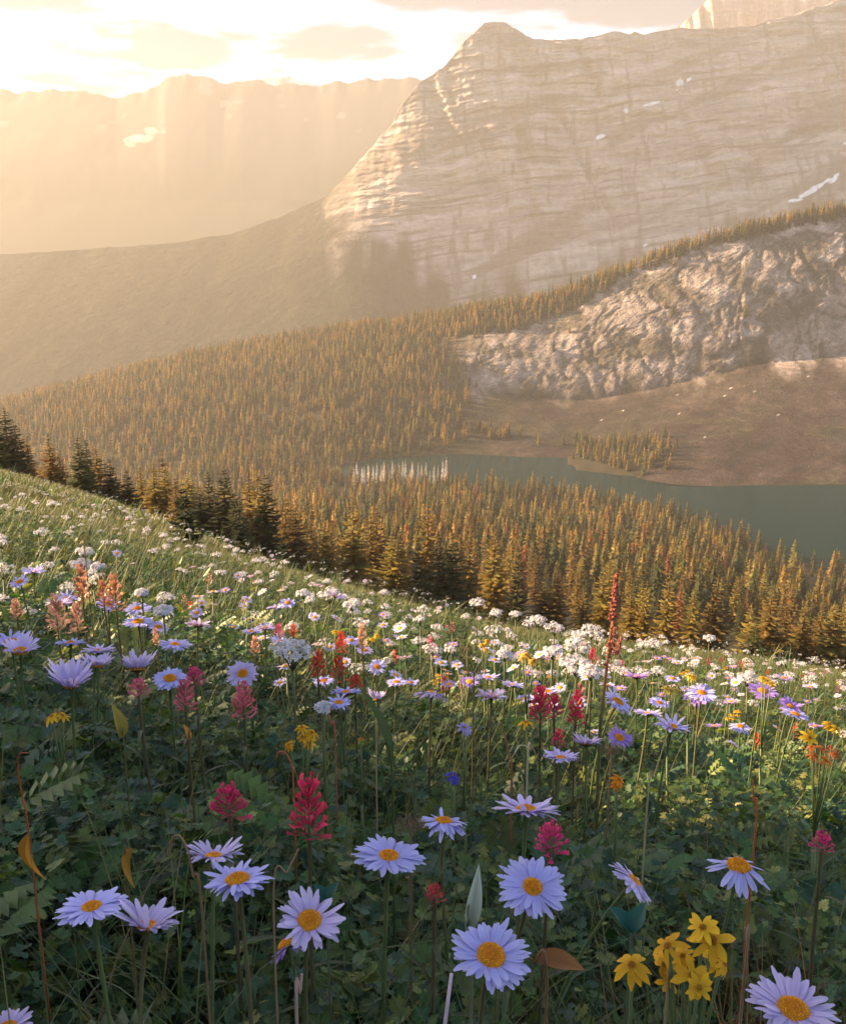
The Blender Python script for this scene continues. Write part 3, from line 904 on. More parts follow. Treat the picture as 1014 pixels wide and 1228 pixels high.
# trees on the ridge across the lake, read off the built ridge surface
def ridge_at(u, s):
    i = np.clip(u * (ridge.nt - 1), 0, ridge.nt - 1.001); j = np.clip(s * (ridge.ns - 1), 0, ridge.ns - 1.001)
    i0, j0 = i.astype(int), j.astype(int)
    fi, fj = i - i0, j - j0
    def g(A):
        return (A[i0, j0] * (1 - fi) + A[i0 + 1, j0] * fi) * (1 - fj) + (A[i0, j0 + 1] * (1 - fi) + A[i0 + 1, j0 + 1] * fi) * fj
    return g(ridge.x), g(ridge.y), g(ridge.z), g(ridge.px)


n = 30000
u, s = rng.random(n), rng.random(n) ** 0.9 * 0.86
rx, ry, rz, rpx = ridge_at(u, s)
nz = fbm(rx / 45, ry / 45, 3, 94)
left_w = 1 - smooth(rpx + 40 * nz, 500, 575)
band = smooth(s + 0.03 * nz, 0.715, 0.75) * (1 - 0.25 * smooth(rpx, 700, 1014))
band_lo = 0.735 + 0.035 * smooth(rpx, 640, 820)
band = (s + 0.02 * nz > band_lo - 0.02 - 0.11 * (1 - smooth(rpx, 560, 780))) * 1.0
shore_w = smooth(nz, -0.05, 0.15) * (s < 0.10 + 0.05 * nz) * (rpx > 520) * (rpx < 680)
ped = (s < 0.115 + 0.03 * nz) * (s > 0.01) * smooth(rpx + 14 * nz, 680, 700) * (1 - smooth(rpx + 30 * nz, 770, 825)) * 1.4
scat = 0.012 * (rpx > 560) * (s > 0.4) * (nz > 0.15)
pk_ = np.maximum.reduce([left_w * 0.68, band * 1.0, shore_w * 0.8, ped, scat])
ok = (rng.random(n) < pk_) & (rpx > -130) & (rpx < 1150) & (ry > 850)
dl = lake_dist(rx, ry)
ok &= dl > 4
rh = rng.uniform(9, 18, n) * (1 + 0.15 * (s > 0.7) * (rpx > 560))
far_forest('ridge_forest', rx[ok], ry[ok], rz[ok], rh[ok], 'thin-spired conifers covering the ridge across the lake', 0.0)

# bright reflection at the lake's near corner, put into pale bluish tree shapes
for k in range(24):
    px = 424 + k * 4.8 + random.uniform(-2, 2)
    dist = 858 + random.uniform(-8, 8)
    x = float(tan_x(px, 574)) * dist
    plant_tree(x, dist, random.uniform(13, 23), LAKE_GLEAM, 'pale bluish white tree shape for the bright reflection at the near lake corner', 'tree shapes for the bright lake reflection', 'lake_gleam_tree', z=LAKE_Z + 1.0, wide=1.15)


# ------------------------------------------------------------------ meadow plants: leaf and blade templates
def t_strip(n, width, arch, fold=0.0, shade=(0.75, 1.15), tip=0.0, power=0.8):
    """a leaf along +Y of length 1: (verts, tris, shade), three vertices across"""
    V, S_ = [], []
    for i in range(n + 1):
        s = i / n
        w = width * max(math.sin(math.pi * min(1, 0.06 + 0.94 * s) ** power), 0.0) * 0.5 + tip * (1 - s)
        if i == n:
            w = 0.0004
        z = -arch * s * s
        V += [(-w, s, z + fold * w), (0, s, z), (w, s, z + fold * w)]
        q = shade[0] + (shade[1] - shade[0]) * s
        S_ += [q * 1.06, q * 0.9, q]
    F = []
    for i in range(n):
        o = 3 * i
        F += [(o, o + 1, o + 4), (o, o + 4, o + 3), (o + 1, o + 2, o + 5), (o + 1, o + 5, o + 4)]
    return np.array(V), np.array(F), np.array(S_)[:, None] * np.ones((1, 3))


def t_blade(n, width, arch):
    V, S_ = [], []
    for i in range(n + 1):
        s = i / n
        w = width * 0.5 * (1 - s ** 1.6) + 0.0005
        ang = arch * s
        y = s * math.sin(ang * 0.9 + 0.05); z = s * math.cos(ang * 0.75)
        V += [(-w, y, z), (w, y, z)]
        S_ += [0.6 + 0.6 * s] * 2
    F = []
    for i in range(n):
        o = 2 * i
        F += [(o, o + 1, o + 3), (o, o + 3, o + 2)]
    return np.array(V), np.array(F), np.array(S_)[:, None] * np.ones((1, 3))


def t_lobed(seed, lobes=5, deep=0.5):
    r = np.random.default_rng(seed)
    V, S_ = [(0, 0.32, -0.03)], [0.8]
    n = lobes * 6
    for i in range(n + 1):
        ph = -2.55 + 5.1 * i / n
        lob = abs(math.cos(ph * lobes / 5.1 * math.pi / 2 * 1.0 * 2 / 2 + (0 if lobes % 2 else math.pi / 2)))
        q = 0.5 * (1 - deep + deep * lob ** 0.6) * (1.0 + 0.12 * (1 if i % 2 else -1)) * r.uniform(0.9, 1.1)
        q *= 0.82 + 0.3 * math.cos(ph)
        V.append((q * math.sin(ph), 0.32 + q * math.cos(ph), 0.22 * q * q + r.uniform(-.03, .03)))
        S_.append(r.uniform(0.9, 1.25))
    F = [(0, i + 1, i) for i in range(1, n + 1)]
    V += [(-0.012, -0.6, -0.25), (0.012, -0.6, -0.25)]
    S_ += [0.6, 0.6]
    F.append((0, len(V) - 2, len(V) - 1))
    return np.array(V), np.array(F), np.array(S_)[:, None] * np.ones((1, 3))


def t_pinnate(seed, pairs=7):
    r = np.random.default_rng(seed)
    V, F, S_ = [], [], []
    for i in range(pairs):
        s = 0.2 + 0.75 * i / pairs
        L = 0.26 * math.sin(math.pi * (0.18 + 0.75 * i / pairs)) + 0.05
        for sd in (-1, 1):
            o = len(V)
            y2 = s + L * 0.45; zz = -0.25 * s * s
            V += [(0, s, zz), (sd * L * 0.5, s + L * 0.05, zz + 0.03 * r.uniform(-1, 1)), (sd * L, y2, zz - 0.02), (sd * L * 0.42, y2 - 0.02 + L * 0.2, zz + 0.02)]
            F += [(o, o + 1, o + 2), (o, o + 2, o + 3)]
            q = r.uniform(0.85, 1.25)
            S_ += [q * 0.8, q, q, q]
    o = len(V)
    V += [(-0.012, 0, 0), (0.012, 0, 0), (0, 1, -0.25)]
    F.append((o, o + 1, o + 2)); S_ += [0.7] * 3
    return np.array(V), np.array(F), np.array(S_)[:, None] * np.ones((1, 3))


LOBED = [t_lobed(300 + i, (5, 7, 5, 7)[i], (0.5, 0.42, 0.62, 0.35)[i]) for i in range(4)]
LANCE = [t_strip(6, w, a, f) for w, a, f in ((0.20, 0.25, 0.5), (0.15, 0.45, 0.4), (0.26, 0.15, 0.35), (0.12, 0.6, 0.4))]
BLADE = [t_blade(5, w, a) for w, a in ((0.016, 0.3), (0.013, 0.8), (0.018, 1.3), (0.011, 0.5), (0.014, 1.7))]
PINN = [t_pinnate(320 + i) for i in range(2)]
TUFT = []
for i in range(3):
    r_ = np.random.default_rng(330 + i)
    tb = []
    for k in range(7):
        bl = t_blade(2, 0.055, r_.uniform(0.1, 1.2))
        Rm = rot(np.array([r_.uniform(0, 6.28)]), 0, 0)[0]
        tb.append(((bl[0] * r_.uniform(0.6, 1.1)) @ Rm.T + np.array((r_.uniform(-.2, .2), r_.uniform(-.2, .2), 0)), bl[1], bl[2] * r_.uniform(0.75, 1.25)))
    o = 0; VV, FF, SS = [], [], []
    for v_, f_, s_ in tb:
        VV.append(v_); FF.append(f_ + o); SS.append(s_); o += len(v_)
    TUFT.append((np.concatenate(VV), np.concatenate(FF), np.concatenate(SS)))


def scatter(n, r0, r1, half=37.0):
    r = np.sqrt(rng.random(n) * (r1 * r1 - r0 * r0) + r0 * r0)
    a = np.radians(rng.uniform(-half, half, n))
    return r * np.sin(a), r * np.cos(a)


def canopy(x, y):
    return np.clip(0.215 + 0.045 * smooth(np.hypot(x, y), 0.9, 1.8) + 0.15 * fbm(x / 0.30, y / 0.30, 3, 401) + 0.07 * fbm(x / 1.3, y / 1.3, 2, 402), 0.05, 0.40)


GREENS = np.array([(0.036, 0.078, 0.022), (0.028, 0.066, 0.030), (0.058, 0.092, 0.024), (0.078, 0.098, 0.022), (0.024, 0.056, 0.034), (0.135, 0.150, 0.045)]) * 1.15
GRASSC = np.array([(0.055, 0.080, 0.026), (0.075, 0.090, 0.030), (0.042, 0.066, 0.028), (0.12, 0.115, 0.045), (0.17, 0.13, 0.065)])


def pick(pal, n, w=None):
    c = pal[rng.choice(len(pal), n, p=w)]
    return c * rng.uniform(0.7, 1.35, (n, 1)) * rng.uniform(0.92, 1.08, (n, 3))


def lay(bag, tmpls, x, y, zoff, size, azim, pitch, roll, col, stretch=None):
    z = ground_z(x, y) + zoff
    k = rng.integers(0, len(tmpls), len(x))
    S_ = np.stack([size, size, size], 1) if stretch is None else stretch
    for i, t in enumerate(tmpls):
        q = k == i
        spread(bag, t, rot(azim[q], pitch[q], roll[q]), np.stack([x[q], y[q], z[q]], 1), S_[q], col[q])


def U(a, b, n):
    return rng.uniform(a, b, n)


under = Bag()
n = 62000                                           # small lobed leaves close by
x, y = scatter(n, 0.38, 3.0)
hc = canopy(x, y); f = rng.random(n) ** 0.6
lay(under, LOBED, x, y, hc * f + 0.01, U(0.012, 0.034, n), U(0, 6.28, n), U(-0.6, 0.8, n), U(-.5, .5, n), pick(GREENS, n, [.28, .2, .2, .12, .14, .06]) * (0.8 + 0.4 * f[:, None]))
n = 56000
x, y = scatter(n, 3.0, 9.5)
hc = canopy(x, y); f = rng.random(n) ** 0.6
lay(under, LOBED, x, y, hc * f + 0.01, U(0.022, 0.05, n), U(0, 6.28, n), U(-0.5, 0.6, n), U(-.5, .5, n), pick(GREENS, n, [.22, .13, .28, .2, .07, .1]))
n = 5200                                            # fern-like leaves
x, y = scatter(n, 0.4, 4.0)
lay(under, PINN, x, y, canopy(x, y) * U(0.4, 1.0, n), U(0.05, 0.13, n), U(0, 6.28, n), U(-.2, .9, n), U(-.4, .4, n), pick(GREENS, n))
# lance leaves in upright rosettes
m = 900
x, y = scatter(m, 0.95, 7.0)
rep = 9
xr, yr = np.repeat(x, rep), np.repeat(y, rep)
cr = np.repeat(pick(GREENS, m, [.28, .22, .2, .1, .14, .06]), rep, 0)
n = m * rep
lay(under, LANCE, xr + U(-.02, .02, n), yr + U(-.02, .02, n), U(0.02, 0.17, n), U(0.08, 0.20, n) * np.clip(np.hypot(xr, yr) / 2.2, 0.5, 1), U(0, 6.28, n), U(0.35, 1.35, n), U(-.3, .3, n), cr * U(0.8, 1.25, n)[:, None])
tag(under.build('leafy_undergrowth', M_LEAF), 'dense dark green lobed and lance shaped leaves between the flowers', 'undergrowth', kind='stuff')

grass = Bag()
n = 24000
x, y = scatter(n, 0.5, 3.2)
cl = smooth(fbm(x / 0.4, y / 0.4, 2, 403), -0.25, 0.3)
k = rng.random(n) < 0.25 + 0.75 * cl
x, y = x[k], y[k]; n = len(x)
h = U(0.18, 0.46, n)
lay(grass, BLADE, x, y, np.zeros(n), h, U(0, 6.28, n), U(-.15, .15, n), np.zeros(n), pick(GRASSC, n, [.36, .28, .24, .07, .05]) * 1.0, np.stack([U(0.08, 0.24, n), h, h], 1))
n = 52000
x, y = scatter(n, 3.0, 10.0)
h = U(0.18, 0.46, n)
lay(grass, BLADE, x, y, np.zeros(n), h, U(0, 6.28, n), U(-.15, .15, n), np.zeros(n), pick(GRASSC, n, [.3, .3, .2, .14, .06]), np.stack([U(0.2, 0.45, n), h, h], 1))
n = 62000
x, y = scatter(n, 9.0, 30.0, 33)
s_ = U(0.10, 0.22, n)
ys_ = [o for o in bpy.data.objects if o.name.startswith('young_spruce')]
clear = np.min([np.hypot(x - o.location.x, (y + 0.6 - o.location.y) * 0.45) for o in ys_], 0) < 0.38
s_ = np.where(clear, 0.06, s_)
lay(grass, TUFT, x, y, np.zeros(n), s_, U(0, 6.28, n), U(-.1, .1, n), np.zeros(n), pick(GRASSC, n, [.22, .36, .12, .22, .08]) * (0.75 + 0.5 * smooth(fbm(x / 4, y / 4, 3, 404), -.4, .4))[:, None])
n = 75000
x, y = scatter(n, 28.0, 125.0, 30)
s_ = U(0.16, 0.36, n)
pz = fbm(x / 9, y / 9, 3, 405)
lay(grass, TUFT, x, y, np.zeros(n), s_, U(0, 6.28, n), U(-.1, .1, n), np.zeros(n), pick(GRASSC, n, [.18, .36, .06, .32, .08]) * (0.7 + 0.6 * smooth(pz, -.4, .3))[:, None])
n = 900                                             # low dark herbs in patches on the slope
x, y = scatter(n * 6, 14.0, 90.0, 30)
k = fbm(x / 11, y / 8, 3, 406) > 0.27
x, y = x[k], y[k]; n = len(x)
lay(grass, TUFT, x, y, np.zeros(n), U(0.35, 0.6, n), U(0, 6.28, n), U(-.5, .5, n), U(-.5, .5, n), pick(GREENS, n))
tag(grass.build('meadow_grass', M_GRASS), 'tangled green and straw coloured grass of the sloping meadow', 'grass', kind='stuff')


# ------------------------------------------------------------------ daisies
TONES = [(np.array((0.43, 0.42, 0.83)), np.array((0.65, 0.63, 0.93))), (np.array((0.55, 0.45, 0.76)), np.array((0.72, 0.64, 0.88))), (np.array((0.34, 0.20, 0.62)), np.array((0.46, 0.32, 0.72)))]


def petal_ring(seed, tone, count=34, cup=6.0, segs=5, wide=0.155, ragged=1.0):
    """rays of a daisy of diameter 1 about +Z"""
    r = np.random.default_rng(seed)
    b = Bag()
    lo, hi = TONES[tone]
    for layer, (frac, dz) in enumerate(((0.55, 0.0), (0.45, 0.018))):
        m_ = int(count * frac)
        for k in range(m_):
            a = 6.2832 * (k + r.uniform(-.32, .32) * ragged) / m_ + layer * 0.09
            if ragged > 0 and segs > 2 and r.random() < 0.06:
                continue
            L = 0.5 * r.uniform(0.78, 1.08) * (1 - 0.05 * layer)
            w0 = wide * 0.5 * r.uniform(0.75, 1.15)
            e = math.radians(cup + r.uniform(-9, 9) * ragged)
            curl = r.uniform(-0.25, 0.10) * ragged
            tw = r.uniform(-.35, .35) * ragged
            bend = r.uniform(-.10, .10) * ragged
            V, C = [], []
            cc = r.uniform(0.9, 1.08)
            for i in range(segs + 1):
                s = i / segs
                rad = 0.13 + (L - 0.13) * s
                w = w0 * (0.42 + 0.62 * math.sin(math.pi * (0.12 + 0.62 * s))) * (1 if s < 0.86 else (0.80 if s < 0.97 else 0.40))
                z = dz + (rad - 0.13) * math.tan(e) + curl * (rad - 0.13) * s
                off = bend * (rad - 0.13) * s
                t_ = tw * s
                for q, zz in ((-1, 0.10), (0, -0.02), (1, 0.10)):
                    yy = off + q * w * math.cos(t_)
                    V.append((rad * math.cos(a) - yy * math.sin(a), rad * math.sin(a) + yy * math.cos(a), z + zz * w + q * w * math.sin(t_)))
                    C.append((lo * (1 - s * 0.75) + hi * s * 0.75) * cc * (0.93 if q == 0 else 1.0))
            F = []
            for i in range(segs):
                o = 3 * i
                F += [(o, o + 3, o + 4), (o, o + 4, o + 1), (o + 1, o + 4, o + 5), (o + 1, o + 5, o + 2)]
            b.add(V, F, C)
    return b.mesh('petal_ring', M_PETAL)


def disc_mesh(seed, n=170, R=0.185, H=0.08):
    r = np.random.default_rng(seed)
    b = Bag()
    V, F = [], []
    rings, sides = 5, 20
    for i in range(rings + 1):
        q = i / rings
        for k in range(sides):
            a = 6.2832 * k / sides
            V.append((R * q * math.cos(a), R * q * math.sin(a), H * (1 - q * q) ** 0.5 - 0.02 * q))
    for i in range(rings):
        for k in range(sides):
            a_, b_ = i * sides + k, i * sides + (k + 1) % sides
            F += [(a_, a_ + sides, b_ + sides), (a_, b_ + sides, b_)]
    b.add(V, F, (0.52, 0.20, 0.012))
    # florets in a spiral
    tv = np.array([(0, 0, 1.3), (1, 0, 0), (0.31, 0.95, 0), (-0.81, 0.59, 0), (-0.81, -0.59, 0), (0.31, -0.95, 0)])
    tf = np.array([(0, 1, 2), (0, 2, 3), (0, 3, 4), (0, 4, 5), (0, 5, 1)])
    i = np.arange(n)
    q = np.sqrt((i + 0.5) / n); a = i * 2.39996
    L = np.stack([R * q * np.cos(a), R * q * np.sin(a), H * np.sqrt(np.clip(1 - q * q, 0, 1)) - 0.02 * q + 0.001], 1)
    c = np.where((q > 0.55)[:, None], (0.80, 0.33, 0.012), (0.66, 0.22, 0.010)) * r.uniform(0.75, 1.2, (n, 1))
    spread(b, (tv, tf, np.array([[1.25] * 3] + [[0.75] * 3] * 5)), rot(a, 0, 0), L, np.full(n, 0.0135) * r.uniform(0.8, 1.3, n), c)
    return b.mesh('disc', M_DISC)


CUPS = [4, 14, 30, -12, -28, 46]
PETALS = {}
for ti in range(3):
    for ci, cu in enumerate(CUPS):
        PETALS[(ti, ci, 0)] = petal_ring(500 + ti * 10 + ci, ti, (62, 58, 54, 56, 26, 52)[ci], cu, 5, 0.088)
        PETALS[(ti, ci, 1)] = petal_ring(560 + ti * 10 + ci, ti, (58, 54, 50, 54, 34, 50)[ci], cu + 4, 5, 0.084, 1.7)
        PETALS[(ti, ci, 2)] = petal_ring(620 + ti * 10 + ci, ti, 22, cu, 2, 0.20)
DISCS = [disc_mesh(700), disc_mesh(701, 150, 0.165, 0.06), disc_mesh(702, 200, 0.20, 0.10)]
DISC_S = disc_mesh(703, 24, 0.21, 0.09)
STEM_C = np.array((0.105, 0.140, 0.048))


def head_rot(lean_cam, lean_right, spin):
    nrm = Vector((math.tan(math.radians(lean_right)), -math.tan(math.radians(lean_cam)), 1)).normalized()
    return Vector((0, 0, 1)).rotation_difference(nrm) @ Quaternion((0, 0, 1), spin), nrm


def stand_depth(px, py, d0, want=0.44, lo=0.85, hi=1.25):
    """depth near d0 at which a head seen at (px, py) stands about `want` above the ground"""
    best = None
    for q in np.linspace(lo, hi, 17):
        p_ = at(px, py, d0 * q)
        h = p_[2] - float(ground_z(p_[0:1], p_[1:2])[0])
        c_ = abs(h - want) + 0.10 * abs(math.log(q))
        if best is None or c_ < best[0]:
            best = (c_, d0 * q, h, p_)
    return best[1], best[2], best[3]


def stem_curve(root, head, nrm, n=9, sway=0.06):
    """points from the ground to the head, arriving along the head's axis"""
    L = np.linalg.norm(head - root)
    a, b = np.array(root), np.array(head)
    m1 = np.array((random.uniform(-sway, sway), random.uniform(-sway, sway), L)) * 0.9
    m2 = np.array(nrm) * L * 0.75
    t = np.linspace(0, 1, n)[:, None]
    return (2 * t**3 - 3 * t**2 + 1) * a + (t**3 - 2 * t**2 + t) * m1 + (-2 * t**3 + 3 * t**2) * b + (t**3 - t**2) * m2


def place_daisy(px, py, w, lc=8, lr=0, cup=0, tone=0, label=None, group=None, detail=None, D=0.055):
    d, h, p_ = stand_depth(px, py, D * FPX / w)
    diam = w * d / FPX * 1.04
    q, nrm = head_rot(lc, lr, random.uniform(0, 6.28))
    head = np.array(p_)
    rx_, ry_ = head[0] - nrm.x * 0.12 + random.uniform(-.03, .03), head[1] - nrm.y * 0.10 + random.uniform(-.01, .04)
    rz_ = float(ground_z(np.array([rx_]), np.array([ry_]))[0])
    root = empty('daisy', (rx_, ry_, rz_))
    tag(root, label, 'daisy', group)
    lod = 2 if w < 24 else random.choice((0, 1))
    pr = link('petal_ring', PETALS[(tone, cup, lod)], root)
    dc = link('disc', DISC_S if w < 24 else random.choice(DISCS), root)
    for o in (pr, dc):
        o.location = head - np.array((rx_, ry_, rz_)); o.rotation_mode = 'QUATERNION'; o.rotation_quaternion = q; o.scale = (diam,) * 3
    if cup == 4:
        dc.scale = (diam * 1.12, diam * 1.12, diam * 1.5)
    b = Bag()
    base = np.array((rx_, ry_, rz_))
    pts = stem_curve(np.zeros(3), head - base - np.array(nrm) * diam * 0.03, nrm)
    thick = max(0.0013, 0.0018 * min(1.25, diam / 0.05))
    pts = np.concatenate([pts, [pts[-1] + np.array(nrm) * 0.001]])
    rad = np.concatenate([np.linspace(1.15, 0.9, 9), [2.6]]) * thick
    rad[-2] = thick * 1.2
    g = np.linspace(0.8, 1.15, 10)[:, None]
    purple = np.array((0.12, 0.085, 0.045)) if random.random() < 0.25 else STEM_C
    tube(b, pts, rad, (STEM_C * (1 - 0.5 * (1 - g / 1.2)) + (purple - STEM_C) * 0.6) * g, 0, 7)
    b.build('stem', M_STEM, root)
    # green cup of bracts under the rays
    if w >= 24:
        cb = Bag()
        for k in range(16):
            a = 6.283 * k / 16
            u_ = np.array((math.cos(a), math.sin(a), 0)); v_ = np.array((-math.sin(a), math.cos(a), 0))
            zc = math.tan(math.radians(CUPS[cup])) * 0.1
            cb.add([u_ * 0.03 + (0, 0, -0.085), u_ * 0.15 + v_ * 0.03 + (0, 0, -0.045), u_ * 0.15 - v_ * 0.03 + (0, 0, -0.045), u_ * 0.25 + (0, 0, -0.012 + zc)], [(0, 2, 1), (1, 2, 3)], (0.07, 0.075, 0.035))
        cal = cb.build('calyx', M_STEM, root)
        cal.location = pr.location; cal.rotation_mode = 'QUATERNION'; cal.rotation_quaternion = q; cal.scale = (diam,) * 3
        for k in range(random.randint(2, 4)):
            lb = Bag()
            tpl = LANCE[random.choice((0, 1, 3))]
            i = random.randint(1, 5)
            spread(lb, tpl, rot(np.array([random.uniform(0, 6.28)]), np.array([random.uniform(.5, 1.1)]), np.array([0.0])), pts[i:i + 1], np.array([random.uniform(.035, .075)]), np.array([(0.05, 0.085, 0.035)]))
            lb.build('leaf', M_LEAF, root)
    return root


